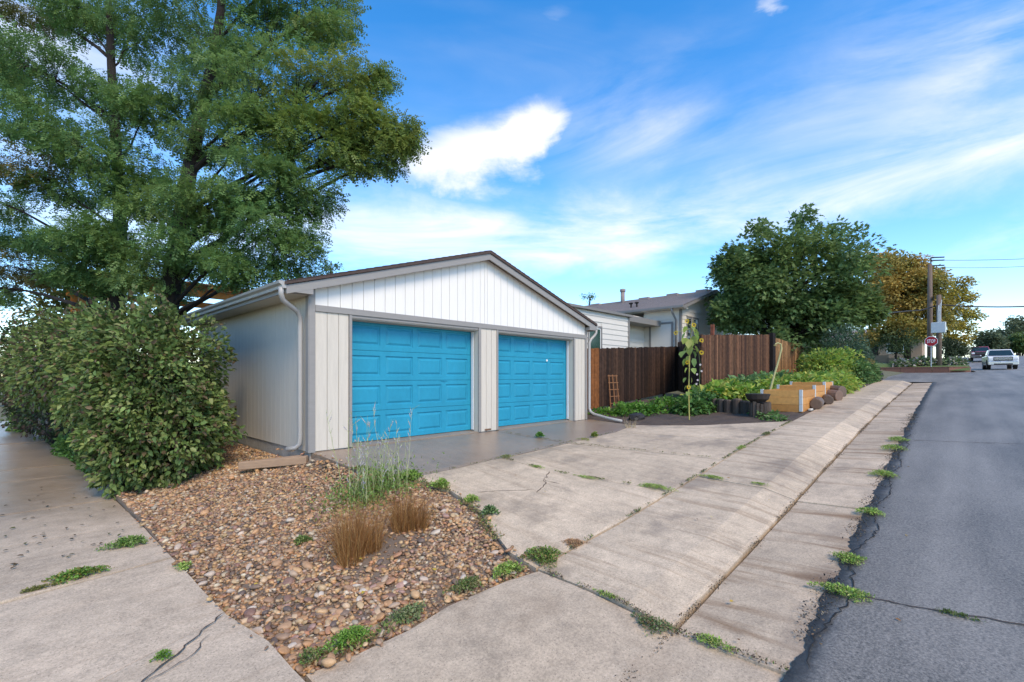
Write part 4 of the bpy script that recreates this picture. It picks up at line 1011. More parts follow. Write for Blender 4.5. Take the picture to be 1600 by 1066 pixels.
tag(MB().box(23.42, 23.85, 5.9, 6.08, .6, 3.12, None, (.016, .012, .011)).build('fence_post', M['fence'], None, bevel=.01), 'wide black post between two fence panels', 'post')
fence((23.9, 6.0), (29.6, 5.95), 2.95, 2.78, [(.20, .105, .045), (.16, .08, .04), (.24, .13, .06)], 'orange-brown fence panel farthest right under the round tree', pw=.14)  # differing light on this panel is put into its orange palette

# wooden trellis leaning on the fence
tl = thing('trellis', 'rusty orange ladder trellis leaning on dark fence', 'trellis')
tb = Vector((12.98, 7.92, .16)); TC = (.27, .115, .045)
for k, dx in enumerate((0, .27, .54)): MB().box(-.016, .016, -.012, .012, 0, 1.05, Matrix.Translation(tb+Vector((dx-.04*0, 0, 0))) @ Matrix.Rotation(-.10, 4, 'X') @ Matrix.Rotation(.05*(1-k), 4, 'Y'), TC).build('upright', M['wood'], tl)
for k in range(5):
    z = .12+k*.22; MB().box(-.03, .57, -.02, -.002, z, z+.022, Matrix.Translation(tb) @ Matrix.Rotation(-.10, 4, 'X'), TC).build('rung', M['wood'], tl)

# sunflower
sf = thing('sunflower', 'tall yellow-green sunflower with drooping leaves and yellow heads at driveway edge', 'sunflower')
b0 = Vector((11.54, 4.79, .06)); 
def apx(px, py, d=0.): return at(px, py, (b0.x*FW[0]+b0.y*FW[1])+d)
stp = [b0, apx(1076, 610), apx(1077, 575), apx(1078, 545), apx(1080, 515), apx(1083, 500)]
MB().tube(stp, [.017, .015, .014, .012, .009, .006], 6, col=(.38, .34, .10)).build('stem', M['stem'], sf)
heads = [(1073, 502), (1056, 520), (1084, 508), (1096, 532), (1096, 551), (1074, 566), (1076, 605)]
Lc = [(.32, .42, .09), (.26, .38, .09), (.20, .31, .10), (.38, .44, .12)]
def leaf_part(p, d, s, col, parent, nm='leaf', unit=None):
    V, F, C = inst(unit or unit_leaf6(.8), np.array([tuple(p)]), np.array([tuple(d)]), np.array([(random.uniform(-.4, .4), random.uniform(-.4, .4), .8)]), np.array([s]), np.array([col]))
    return np_mesh(nm, V, F, C, M['leaf'], parent)
for (px, py) in heads:
    p = apx(px, py, random.uniform(-.25, .1)); s = stp[min(range(len(stp)), key=lambda i: abs(stp[i].z-p.z+.12))]
    MB().tube(bez(s, p, .05, 3, .01), [.006, .005, .004, .004], 4, col=(.34, .36, .10), cap=False).build('branch', M['stem'], sf)
    hd = MB().blob(p, (.022, .022, .022), 1, .1, (.12, .07, .02)).build('flower_head', M['stem'], sf)
    n = 13; a = np.linspace(0, 6.28, n, endpoint=False); fd = norm(np.array([(-.6, -.6, random.uniform(-.3, .4))]))[0]; u = np.cross(fd, (0, 0, 1)); u /= np.linalg.norm(u); v = np.cross(fd, u)
    D = np.cos(a)[:, None]*u+np.sin(a)[:, None]*v+fd*.25
    V, F, C = inst(unit_leaf(.42), np.array(p)+D*.02, D, np.tile(fd, (n, 1)), RNG.uniform(.038, .054, n), pick([(.78, .55, .04), (.72, .50, .03)], n, .12)); np_mesh('petals', V, F, C, M['leaf'], hd)
for (px, py, s) in [(1066, 528, .22), (1090, 514, .24), (1078, 540, .26), (1062, 548, .28), (1086, 560, .24), (1092, 520, .22), (1070, 575, .16), (1066, 590, .15), (1082, 590, .14), (1074, 612, .16), (1084, 603, .13), (1068, 540, .2), (1082, 530, .24), (1088, 548, .2), (1076, 555, .24), (1070, 510, .2), (1064, 520, .2), (1086, 525, .24), (1093, 540, .2), (1070, 560, .22), (1087, 575, .18), (1068, 602, .14), (1081, 618, .12), (1084, 510, .2), (1074, 530, .26)]:
    p = apx(px, py, random.uniform(-.2, .15)); c0 = apx(1078, py, 0); d = (p-c0); d.z = -.12-abs(random.gauss(0, .1)); d = d.normalized()+Vector((random.uniform(-.3, .3), random.uniform(-.3, .3), -.3))
    leaf_part(c0.lerp(p, .5), d, s, pick(Lc, 1)[0], sf)
# hollyhock with white flowers
hh_ = thing('hollyhock', 'thin hollyhock with white flowers right behind the sunflower', 'flower')
hb = Vector((12.6, 5.15, .15)); MB().tube([hb, at(1092, 620, 12.8), at(1094, 570, 12.8), at(1091, 545, 12.8)], [.012, .01, .007, .004], 5, col=(.10, .15, .05)).build('stem', M['stem'], hh_)
for px, py in ((1094, 570), (1096, 580), (1089, 585), (1090, 594), (1088, 600), (1085, 562)):
    p = at(px, py, 12.7); n = 6; a = np.linspace(0, 6.28, n, endpoint=False); D = np.stack([np.cos(a)*.7, -np.cos(a)*.7, np.sin(a)], 1)+np.array((-.3, -.3, 0))
    V, F, C = inst(unit_leaf6(.9), np.tile(np.array(p), (n, 1)), D, np.tile((-.7, -.7, .2), (n, 1)), np.full(n, .034), pick([(.70, .62, .62)], n, .06)); np_mesh('blossom', V, F, C, M['leaf'], hh_)
for k in range(16):
    p = hb.lerp(at(1093, 580, 12.8), random.random()*.75); leaf_part(p, (random.uniform(-1, 1), random.uniform(-1, 1), -.2), .14, pick([(.08, .16, .05), (.11, .2, .07)], 1)[0], hh_)

# leafy vegetable plants
def veg(name, label, lobes, n, size, pal, cat='plant', group='leafy garden plants', lo=.35):
    lobes = [((c[0], c[1], c[2]-.28*r[2]), (r[0], r[1], r[2]*.72)) for c, r in lobes]; return shell_bush(name, label, lobes, n, lf6, size, pal, cat, group, lo=lo, up=.9, leafm='leaf', rough=.2)
VG = [(.10, .25, .03), (.13, .30, .04), (.16, .32, .05), (.08, .2, .03)]
VY = [(.30, .42, .07), (.24, .38, .06), (.37, .45, .10), (.19, .32, .07), (.44, .45, .09)]
def zz(x, y, h_): return (x, y, Z(x, y)+h_)
veg('bean_plant', 'low bright green plants in front of dark fence by the trellis', [(zz(12.2, 6.6, .12), (.75, .7, .38)), (zz(13.2, 6.0, .15), (.8, .7, .42)), (zz(11.7, 7.3, .05), (.4, .4, .2))], 3600, .10, VG)
veg('bean_plant', 'dark green leafy plant at the foot of the sunflower', [(zz(12.7, 5.2, .2), (.5, .45, .45)), (zz(13.2, 5.1, .3), (.45, .4, .5))], 2000, .12, [(.07, .17, .04), (.09, .2, .05), (.12, .24, .06)])
veg('squash_plant', 'pale green squash leaves behind the dark stump edging', [(zz(15.0, 5.3, .35), (1.1, .8, .45)), (zz(16.3, 5.4, .35), (1.1, .7, .45)), (zz(15.3, 4.6, .3), (.9, .5, .4))], 3200, .19, VY + VG[:2])
veg('squash_plant', 'bluish green squash leaves along the reddish fence', [(zz(17.8, 5.2, .4), (1.2, .8, .5)), (zz(19.4, 5.2, .4), (1.2, .8, .5)), (zz(21, 5.1, .4), (1.2, .8, .5))], 3400, .18, [(.12, .24, .09), (.15, .28, .10), (.18, .3, .08)])
veg('squash_plant', 'yellow-green squash mound behind the wooden boxes', [(zz(18.6, 4.0, .4), (1.2, .8, .5)), (zz(20.0, 3.8, .45), (1.3, .9, .55)), (zz(17.2, 4.3, .4), (1., .7, .5))], 3600, .17, VY)
veg('squash_plant', 'yellow-green squash foliage spilling to the sidewalk past the logs', [(zz(20.0, 3.15, .3), (1.0, .55, .5)), (zz(21.6, 3.2, .35), (1.0, .6, .6)), (zz(23, 3.5, .35), (1., .7, .6))], 3200, .16, VY)
veg('squash_vine', 'low squash vine creeping over soil before the boxes', [(zz(12.75, 3.35, .03), (.55, .22, .12)), (zz(13.3, 3.75, .05), (.4, .25, .14)), (zz(12.3, 3.0, .02), (.35, .18, .09))], 1000, .09, [(.12, .24, .06), (.2, .28, .12), (.09, .2, .05)])
shell_bush('yellow_green_shrub', 'loose yellow-green shrub below the round tree', [((25.4, 4.3, 1.5), (1.0, 1.0, .8)), ((26.7, 3.9, 1.6), (1.1, .9, .85))], 6500, unit_leaf(), .15, VY + [(.10, .2, .05)], lo=.35, stems=5, leafm='leaf')
shell_bush('juniper_shrub', 'dark blue-green feathery shrub at the end of the sidewalk', [((28.4, 4.0, 2.3), (1.0, 1.0, 1.4)), ((28.6, 3.4, 1.7), (.9, .6, 1.0))], 6500, unit_leaf(.25), .17, [(.08, .15, .09), (.10, .175, .11), (.06, .12, .07)], lo=.3, stems=5)
shell_bush('green_shrub', 'dark green leafy shrub beside the sidewalk before the corner', [((26.5, 3.2, 1.2), (1., .55, .65)), ((28.0, 3.0, 1.2), (.9, .45, .55))], 3600, lf6, .13, [(.07, .16, .05), (.10, .2, .06), (.14, .22, .07)], lo=.4)
shell_bush('purple_flower_bush', 'dark purple-grey flower bush at the sidewalk corner', [((29.0, 2.9, 1.15), (.55, .35, .45))], 1300, unit_leaf(.4), .10, [(.06, .06, .09), (.08, .09, .10), (.05, .09, .05)], lo=.4)
shell_bush('yellow_flower_plant', 'yellow-orange blooming plant beside the purple bush', [((28.6, 3.15, 1.75), (.28, .28, .28))], 260, lf6, .13, [(.75, .50, .08), (.8, .6, .25)], lo=.3)
# dead stalk
ds = thing('dead_stalk', 'dry hooked sunflower stalk leaning above the wooden boxes', 'stalk')
P = [at(1199, 634, 13.2), at(1202, 615, 13.2), at(1210, 585, 13.2), at(1217, 562, 13.2), at(1221, 545, 13.2), at(1220, 538, 13.2), at(1215, 536, 13.2), at(1211, 538, 13.2)]
MB().tube(P, [.035, .032, .028, .025, .024, .023, .022, .015], 7, col=(.40, .37, .17)).build('stem', M['stem'], ds)
MB().blob(at(1211, 540, 13.2), (.05, .05, .03), 1, .2, (.2, .17, .07)).build('seed_head', M['stem'], ds)
# upright log edging, stump and pot
LOGC = [(.055, .037, .028), (.072, .048, .035), (.042, .030, .023)]
for k, (px, py) in enumerate([(1106, 641), (1117, 642), (1127, 643), (1138, 644), (1152, 645), (1164, 646)]):
    p = on_ground(px, py); r = random.uniform(.12, .15); hh2 = random.uniform(.30, .36)
    o = MB().tube([p+Vector((0, 0, -.05)), p+Vector((0, 0, hh2-.02)), p+Vector((.005, 0, hh2))], [r, r*.97, r*.88], 12, col=LOGC[k % 3]).build('log_post', M['wood'])
    tag(o, ['leftmost', 'second', 'third', 'fourth', 'fifth', 'rightmost'][k]+' dark upright log in the garden edging, counted from the sunflower', 'log', 'upright log edging')
p = on_ground(1188, 650)
st = thing('tree_stump', 'tall barky stump carrying a wide log slice, left of the wooden boxes', 'stump')
mb = MB()
for k in range(14):
    a = k/14*6.28; c = (.075, .05, .035); mb.tube([p+Vector((math.cos(a)*.20, math.sin(a)*.20, -.04)), p+Vector((math.cos(a)*.19, math.sin(a)*.19, .33+random.uniform(-.03, .03)))], .05, 5, col=tuple(np.array(c)*random.uniform(.6, 1.3)))
mb.tube([p, p+Vector((0, 0, .30))], .2, 12, col=(.05, .035, .025)); mb.build('bark', M['wood'], st)
tag(MB().tube([p+Vector((.0, .06, .34)), p+Vector((0, .06, .42)), p+Vector((0, .06, .54)), p+Vector((0, .06, .545)), p+Vector((0, .06, .50))], [.16, .25, .29, .25, .22], 14, col=(.035, .024, .019)).build('log_slice', M['wood']), 'dark bowl-like log slice resting on the barky stump', 'log')
p = on_ground(995, 655); tag(MB().blob(p+Vector((0, 0, .05)), (.28, .2, .12), 2, .15, (.02, .016, .014)).build('dark_log', M['wood']), 'dark rotting log at the driveway edge near the downspout', 'log')
tuft('dry_weed', 'pale dry grass tuft beside the downspout outlet', 'dry plant', [on_ground(985, 668)], 60, .22, .008, [(.45, .33, .2), (.5, .4, .26)], spread=.5, base_r=.12)

# raised beds of three stacked collars
BXC = [(.54, .245, .065), (.60, .285, .08), (.46, .20, .05)]
def raised(x0, x1, y0, y1, hgt, label, shear=0.):
    r = thing('raised_bed_box', label, 'planter box', 'orange wooden raised beds'); n = 3; ph = hgt/n; tk = .025
    zb0, zb1 = Z(x0, (y0+y1)/2)+.0, Z(x0, (y0+y1)/2)
    for k in range(n):
        za, zc = zb0+k*ph+.003, zb0+(k+1)*ph-.003
        for b in ((x0, x1, y0, y0+tk), (x0, x1, y1-tk, y1), (x0, x0+tk, y0+tk+.001, y1-tk-.001), (x1-tk, x1, y0+tk+.001, y1-tk-.001)):
            MB().box(b[0], b[1], b[2], b[3], za, zc, None, tuple(np.array(random.choice(BXC))*random.uniform(.85, 1.15))).build('plank', M['wood'], r, bevel=.003)
        for cx_, cy_ in ((x0, y0), (x1, y0), (x0, y1)):
            s = 1 if cx_ == x0 else -1
            MB().box(cx_-.006 if s > 0 else cx_-.07, cx_+.07 if s > 0 else cx_+.006, cy_-.007, cy_-.001, za+.02, zc+.02).box(cx_-.007 if s > 0 else cx_+.001, cx_-.001 if s > 0 else cx_+.007, cy_-.006, cy_+.06, za+.02, zc+.02).build('steel_hinge', M['grey_box'], r)
    MB().box(x0+tk+.002, x1-tk-.002, y0+tk+.002, y1-tk-.002, zb0+.02, zb0+hgt*.35).build('bed_soil', M['soil'], r)
raised(13.65, 15.25, 2.78, 3.68, .56, 'nearest and tallest orange wooden raised bed box with steel hinges')
raised(15.32, 16.75, 2.80, 3.70, .56, 'middle orange wooden raised bed box of the row')
raised(16.82, 18.1, 2.82, 3.70, .56, 'farthest orange wooden raised bed box of the row')
for k, (x, y, r, l, a) in enumerate([(14.9, 2.68, .15, .8, .12), (16.2, 2.66, .13, .7, .25), (17.2, 2.72, .17, .5, 1.1), (17.7, 2.70, .16, .5, 1.0), (18.5, 2.78, .17, .45, 1.2), (18.9, 3.0, .18, .4, 1.3)]):
    z = Z(x, y)+r*.8; d = Vector((math.cos(a), math.sin(a), .03))*l/2; c = Vector((x, y, z+(.12 if k == 3 else 0)))
    o = MB().tube([c-d, c-d*.97, c, c+d], [r*.85, r, r*1.04, r], 12, col=[(.13, .085, .06), (.10, .066, .047), (.17, .10, .07)][k % 3]).build('cut_log', M['wood'])
    tag(o, ['long low log lying nearest beside the first box', 'second low log lying beside the boxes', 'third cut log by the sidewalk with pale end', 'fourth cut log by the sidewalk, raised a little', 'fifth cut log by the sidewalk, near squash', 'last cut log by the sidewalk, half under squash'][k], 'log', 'cut logs along the sidewalk')
tag(MB().box(14.02, 14.3, 2.655, 2.72, Z(14.1, 2.68)+.0, Z(14.1, 2.68)+.05, None, (.5, .47, .42)).build('flat_stone', M['wood'], None, bevel=.01), 'small pale flat stone on soil by the first raised bed', 'stone')

# ================================================================== HOUSE BEHIND THE FENCE
ho = thing('house', 'cream lap-sided house with brown shingle roof behind the fence', 'house')
def lap_wall(name, p0, p1, z0, z1, exp=.235, holes=()):
    p0, p1 = Vector((*p0, 0)), Vector((*p1, 0)); d = (p1-p0).normalized(); n = Vector((d.y, -d.x, 0)); ln = (p1-p0).length
    V = [p0, p1]; bk = MB().prism([(*p0.xy, z0), (*p1.xy, z0), (*p1.xy, z1), (*p0.xy, z1)], -n*.1).build(name, M['lap'], ho)
    k = 0; z = z0
    while z < z1-.02:
        zt = min(z1, z+exp); segs = [(0, ln)]
        for (a, b, ha, hb) in holes:
            if ha < zt-.01 and hb > z+.01:
                ns = []
                for s, e in segs:
                    if a > s: ns.append((s, min(e, a)))
                    if b < e: ns.append((max(s, b), e))
                segs = [q for q in ns if q[1]-q[0] > .03]
        for s, e in segs:
            a, b = p0+d*s, p0+d*e; mb = MB()
            o1, o2 = n*.030, n*.006
            vs = [(*(a+o2).xy, zt), (*(b+o2).xy, zt), (*(b+o1).xy, z), (*(a+o1).xy, z), (*a.xy, z), (*b.xy, z)]
            mb.add(vs, [(0, 1, 2, 3)[::-1], (3, 2, 5, 4)[::-1]]); mb.build('lap_board', M['lap'], bk)
        z = zt
    return bk
def window(p0, p1, z0, z1, glass, mat_f='white', tr=.09, mull=0):
    p0, p1 = Vector((*p0, 0)), Vector((*p1, 0)); d = (p1-p0).normalized(); n = Vector((d.y, -d.x, 0)); ln = (p1-p0).length
    def bar(s, e, za, zb, off, th, nm, mat, par):
        a, b = p0+d*s+n*off, p0+d*e+n*off
        return MB().prism([(*a.xy, za), (*b.xy, za), (*b.xy, zb), (*a.xy, zb)], n*th).build(nm, M[mat], par)
    f = bar(0, ln, z0, z1, .002, .02, 'window', mat_f, ho)
    bar(.05, ln-.05, z0+.05, z1-.05, .023, .006, 'pane', glass, f)
    for s, e, za, zb in ((-tr, 0, z0-tr, z1+tr), (ln, ln+tr, z0-tr, z1+tr), (.001, ln-.001, z1, z1+tr), (.001, ln-.001, z0-tr, z0)):
        bar(s, e, za, zb, .012, .035, 'window_trim', 'house_trim', f)
    for k in range(mull): s = ln*(k+1)/(mull+1); bar(s-.02, s+.02, z0+.05, z1-.05, .030, .012, 'mullion', mat_f, f)
YA_, XB, YB, YF = 11.1, 25.3, 13.2, 11.0
# low wing facing the fence
za = 3.92
lap_wall('wing_wall', (11.0, YA_), (19.7, YA_), .2, za, holes=[(5.36, 6.44, 1.3, 3.32)])
window((16.45, YA_), (17.35, YA_), 1.4, 3.22, 'green_curtain')
MB().box(19.68, 19.80, YA_-.05, YA_+.12, .2, za).build('corner_trim', M['house_trim'], ho)
lap_wall('wing_end_wall', (19.75, YA_+.1), (19.75, YB), .2, za)
MB().box(10.9, 19.9, YA_-.18, YB+2, za+.001, za+.10).build('wing_roof', M['house_trim'], ho)
# recessed porch and main block
lap_wall('porch_wall', (19.8, YB), (XB, YB), .5, 4.6)
MB().box(19.81, XB-.02, YB-1.0, YB-.05, 4.02, 4.12).box(19.81, XB-.02, YB-1.06, YB-1.0, 4.0, 4.30).build('porch_soffit', M['house_trim'], ho)
lap_wall('side_wall', (XB, YB), (XB, YF), .6, 5.0, holes=[(.42, 1.68, 1.0, 4.15)])
MB().box(XB-.03, XB+.05, YF+.5, YF+1.75, 1.0, 4.10).build('blank_panel', M['lap'], ho)
for b in ((YF+.40, YF+.51, 1.0, 4.22), (YF+1.74, YF+1.85, 1.0, 4.22)): MB().box(XB-.06, XB-.001, b[0], b[1], b[2], b[3]).build('panel_trim', M['house_trim'], ho)
MB().box(XB-.06, XB-.001, YF+.511, YF+1.739, 4.11, 4.22).build('panel_trim', M['house_trim'], ho)
MB().box(XB-.04, XB+.10, YF-.06, YF+.06, .6, 5.0).build('corner_trim', M['house_trim'], ho)
lap_wall('front_wall', (XB+.1, YF), (34, YF), .6, 5.0)
window((26.15, YF), (26.75, YF), 2.2, 4.5, 'glass'); window((27.05, YF), (27.65, YF), 2.2, 4.5, 'glass')
# roof, ridge running back
M['roof2'] = plain('house_shingle', (.27, .22, .205), .9, .30, 7, (2, 2, 3), .5, bd=.01)
RXh, RZh, EX, EZ = 29.6, 6.50, 24.75, 5.02
sl = (RZh-EZ)/(RXh-EX)
mb = MB(); y0, y1 = YF-.45, 34.
for s in (-1, 1):
    n = 22
    for k in range(n):      # overlapping shingle courses
        xa = RXh+s*(RXh-EX)*k/n; xb = RXh+s*(RXh-EX)*(k+1)/n; zA = RZh-sl*(RXh-EX)*k/n; zB = RZh-sl*(RXh-EX)*(k+1)/n
        mb.add([(xa, y0, zA), (xa, y1, zA), (xb, y1, zB+.025), (xb, y0, zB+.025), (xb, y0, zB), (xb, y1, zB)], [(0, 1, 2, 3) if s < 0 else (3, 2, 1, 0), (3, 2, 5, 4) if s < 0 else (4, 5, 2, 3)])
rf = mb.build('roof', M['roof2'], ho)
MB().prism([(EX, y0, EZ-.02), (RXh, y0, RZh-.02), (2*RXh-EX, y0, EZ-.02), (2*RXh-EX, y0, EZ-.2), (RXh, y0, RZh-.2), (EX, y0, EZ-.2)], (0, .05, 0)).build('rake_board', M['house_trim'], rf)
MB().prism([(XB, YF, 5.0), (RXh, YF, RZh-.2), (2*RXh-XB, YF, 5.0)], (0, .1, 0)).build('gable_wall', M['lap'], ho)
MB().box(EX-.12, EX, y0+.02, y1, EZ-.13, EZ-.005).build('eave_gutter', M['house_trim'], rf)
MB().box(EX+.001, XB+.1, y0+.06, y1, EZ-.15, EZ-.11).build('soffit', M['lap'], rf)
MB().tube([(EX-.06, YF+.25, EZ-.1), (EX+.0, YF+.22, EZ-.35), (XB-.10, YF+.2, EZ-.75), (XB-.10, YF+.2, .8)], .06, 8).build('downspout', M['house_trim'], ho, True)
def on_roof(px, py, dz=0):
    a = (px-800)/FPX; b = (588-py)/FPX; dx, dy = FW[0]+a*RT[0], FW[1]+a*RT[1]
    t = (EZ-sl*EX-CAM_H)/(b-sl*dx); return Vector((t*dx, t*dy, CAM_H+t*b+dz))
p = on_roof(973, 473); MB().tube([p-Vector((0, 0, .3)), p+Vector((0, 0, .72))], .14, 10).tube([p+Vector((0, 0, .72)), p+Vector((0, 0, .76)), p+Vector((0, 0, .92)), p+Vector((0, 0, .94))], [.15, .19, .19, .10], 10).build('flue_pipe', M['roof2'], rf, True)
for px, py in ((986, 481), (995, 480)):
    p = on_roof(px, py); MB().tube([p-Vector((0, 0, .1)), p+Vector((0, 0, .22))], .05, 8).blob(p+Vector((0, 0, .26)), (.12, .16, .07), 1, .05).build('roof_vent', M['dark'], rf)
for px, py in ((1008, 466.5), (1052, 460.5), (1098, 454.5), (932, 476)):
    p = on_roof(px, py+1.5); MB().box(p.x-.25, p.x+.2, p.y-.35, p.y+.35, p.z-.1, p.z+.10).build('ridge_vent', M['roof2'], rf)

# ================================================================== TREES TO THE RIGHT
def lump(cx_, cy_, R_, t, n, pi=0, jit=.8, flat=.85):
    """clumps filling a round crown seen at a pixel"""
    r = R_*t/FPX; c = at(cx_, cy_, t); out_ = []
    for d in sph(n):
        k = random.uniform(.45, .92); out_.append((c+Vector((d[0]*r*k, d[1]*r*k, d[2]*r*k*flat)), (r*.32, r*.32, r*.26), pi if not hasattr(pi, '__len__') else random.choice(pi), 1.))
    return out_
MP = [(.13, .225, .08), (.16, .255, .09), (.11, .20, .075), (.185, .28, .10)]
MPL = [(.15, .23, .07), (.18, .26, .08), (.12, .19, .06)]
tb = Vector((29.3, 6.9, 1.2)); c0 = at(1242, 455, 26.3)
tree('round_maple', 'round dense dark green tree rising above the fence and house', [tb, tb+Vector((.1, 0, 1.5)), c0+Vector((0, 0, -1)), c0+Vector((0, 0, 1.5)), c0+Vector((0, 0, 3))], .2,
     lump(1240, 442, 112, 26.3, 46, (0, 0, 0, 1)) + lump(1300, 490, 62, 25.5, 14, (0, 1, 1)) + lump(1175, 470, 60, 26, 16, 0) + lump(1150, 485, 34, 25.8, 8, 0) + lump(1155, 430, 38, 26.2, 8, 0) + lump(1240, 510, 75, 25.6, 12, 0) + [(at(1255, 340, 26.3), (.5, .5, .5), 0, .7), (at(1190, 360, 26.3), (.6, .6, .5), 0, .7), (at(1300, 365, 26.3), (.6, .6, .5), 0, .7)],
     unit_maple(), .23, [MP, MPL], 15, 30, .8, spray_r=.55, twigs=False, droop=.1)
OR = [(.50, .33, .085), (.42, .30, .085), (.56, .39, .11), (.36, .29, .08)]; OG = [(.30, .27, .07), (.24, .23, .065), (.36, .28, .07)]
tb = at(1418, 560, 45); tb.z -= .3
tree('autumn_tree', 'big orange-brown autumn tree behind the utility poles', [tb, tb+Vector((0, 0, 2.5)), at(1405, 470, 45), at(1400, 400, 45)], .3,
     lump(1395, 450, 58, 45, 22, (0, 0, 0, 1)) + lump(1378, 420, 38, 45, 10, (0, 0, 1)) + lump(1430, 430, 30, 45, 8, 0) + lump(1420, 500, 48, 45, 14, (0, 1, 1)) + lump(1375, 505, 40, 44, 8, (1, 0)), unit_leaf(.7), .27, [OR, OG], 14, 38, .7, spray_r=.8, twigs=False, droop=.1, leafm='leaf_far')
YL_ = [(.42, .33, .06), (.34, .31, .07), (.27, .28, .07), (.46, .34, .06)]
tb = at(1480, 562, 48); tb.z -= .3
tree('autumn_tree', 'loose yellow-green autumn tree right of the shorter pole', [tb, tb+Vector((0, 0, 2.2)), at(1485, 500, 48), at(1490, 450, 48)], .2,
     [clump(*a) for a in [(1478, 455, 16, 10, 48), (1500, 445, 12, 10, 48), (1508, 462, 14, 8, 48), (1485, 480, 16, 10, 48), (1505, 490, 14, 9, 48), (1520, 492, 10, 6, 48), (1490, 510, 14, 8, 48), (1512, 512, 9, 6, 48), (1500, 530, 10, 6, 48), (1478, 530, 10, 9, 48), (1476, 500, 12, 12, 48), (1493, 465, 14, 10, 48), (1470, 470, 10, 12, 48)]],
     unit_leaf(.7), .25, [YL_], 12, 36, .6, spray_r=.6, twigs=True, droop=.1, leafm='leaf_far')
for (px, py, R_, t, lab, pal) in [(1482, 545, 17, 46, 'small dark evergreen tree under the yellow tree', [(.04, .065, .035), (.05, .08, .04)]), (1500, 545, 12, 49, 'small dark evergreen tree at the street side, right of its twin', [(.035, .055, .03), (.05, .07, .035)]),
                              (1400, 535, 26, 42, 'dark green bushy tree behind the feathery shrub', [(.06, .10, .04), (.08, .12, .05)])]:
    b = at(px, py+18, t); tree('evergreen_tree', lab, [b-Vector((0, 0, .6)), b, at(px, py, t), at(px, py-8, t)], .1, lump(px, py, R_, t, 12), unit_leaf(.5), .2, [pal], 8, 20, .7, spray_r=.5, twigs=False, leafm='leaf_far', group='small evergreens on the corner')
FR = [(.11, .15, .08), (.13, .165, .09), (.09, .125, .07)]
for (px, py, R_, t, lab, pal) in [(1545, 533, 14, 92, 'small round green tree beyond the red pickup', FR), (1572, 518, 19, 105, 'grey-green tree on the far crest, left of the crest group', FR), (1594, 512, 22, 108, 'tallest dark tree on the far crest at right edge', FR), (1598, 535, 14, 96, 'bright green tree low on the crest at right edge', [(.11, .17, .05), (.13, .2, .06)]), (1558, 540, 12, 98, 'dull shrub-like tree on the crest between two trees', FR), (1580, 540, 12, 100, 'low olive tree on the crest under the tall ones', FR)]:
    b = at(px, 562, t); tree('crest_tree', lab, [b-Vector((0, 0, 1)), b, at(px, py, t), at(px, py-6, t)], .25, lump(px, py, R_, t, 14), unit_leaf(.7), .55, [pal], 7, 16, .8, spray_r=1.1, twigs=False, leafm='leaf_far', group='trees on the far crest')
for (px, py, R_, t, lab, n) in [(921, 466, 12, 42, 'sparse little treetop showing over the house roof', 4), (517, 424, 18, 26, 'light green treetop peeking over the garage roof by the locust', 6)]:
    b = at(px, 560, t); tree('small_tree', lab, [b, at(px, py+10, t), at(px, py-4, t)], .09, lump(px, py, R_, t, n), unit_leaf(.4), .17, [[(.07, .13, .05), (.10, .17, .06)]], 6, 10, .6, spray_r=.35, twigs=True, leafm='leaf_far')
# far tree line closing the side street
for k in range(7):
    x, y = -14+k*5.5, 75+random.uniform(-6, 6); b = Vector((x, y, -2.6)); s = random.uniform(3.2, 4.6)
    cl = [(b+Vector((d[0]*s*.7, d[1]*s*.7, s*1.1+d[2]*s*.6)), (s*.3, s*.3, s*.28), 0, 1.) for d in sph(12)]
    tree('background_tree', ['far green tree at the end of side sidewalk, number %s from the left' % w_ for w_ in ('one', 'two', 'three', 'four', 'five', 'six', 'seven')][k], [b, b+Vector((0, 0, s)), b+Vector((0, 0, s*1.6))], .25, cl, unit_leaf(.7), .5, [FR], 7, 14, .8, spray_r=.9, twigs=False, leafm='leaf_far', group='trees at the end of the side street')

# ================================================================== NEIGHBOUR'S PAVILION
pv = thing('pavilion', 'orange timber pavilion roof behind the locust trunks', 'pavilion')
OC = [(.52, .19, .035), (.46, .16, .03), (.58, .23, .05)]
px0, px1, py0, py1, pz = 1.2, 5.9, 19.2, 22.6, 3.95
for x in (px0+.2, px1-.3):
    for y in (py0+.2, py1-.2): MB().box(x-.09, x+.09, y-.09, y+.09, -.8, pz, None, OC[1]).build('post', M['wood'], pv)
for y in (py0+.2, py1-.2): MB().box(px0, px1, y-.07, y+.07, pz+.002, pz+.22, None, OC[0]).build('beam', M['wood'], pv)
for k in range(9):
    x = px0+.05+k*(px1-px0-.15)/8; MB().prism([(x, py0-.4, pz+.224), (x, py1+.4, pz+.6), (x, py1+.4, pz+.74), (x, py0-.4, pz+.364)], (.06, 0, 0), OC[k % 3]).build('rafter', M['wood'], pv)
for k in range(12):
    a = k/12; y = py0-.42+a*(py1-py0+.84); z = pz+.37+a*.375
    MB().prism([(px0-.2, y, z), (px1+.2, y, z), (px1+.2, y+.33, z+.036), (px0-.2, y+.33, z+.036)], (0, 0, .03), OC[k % 3]).build('roof_board', M['wood'], pv)

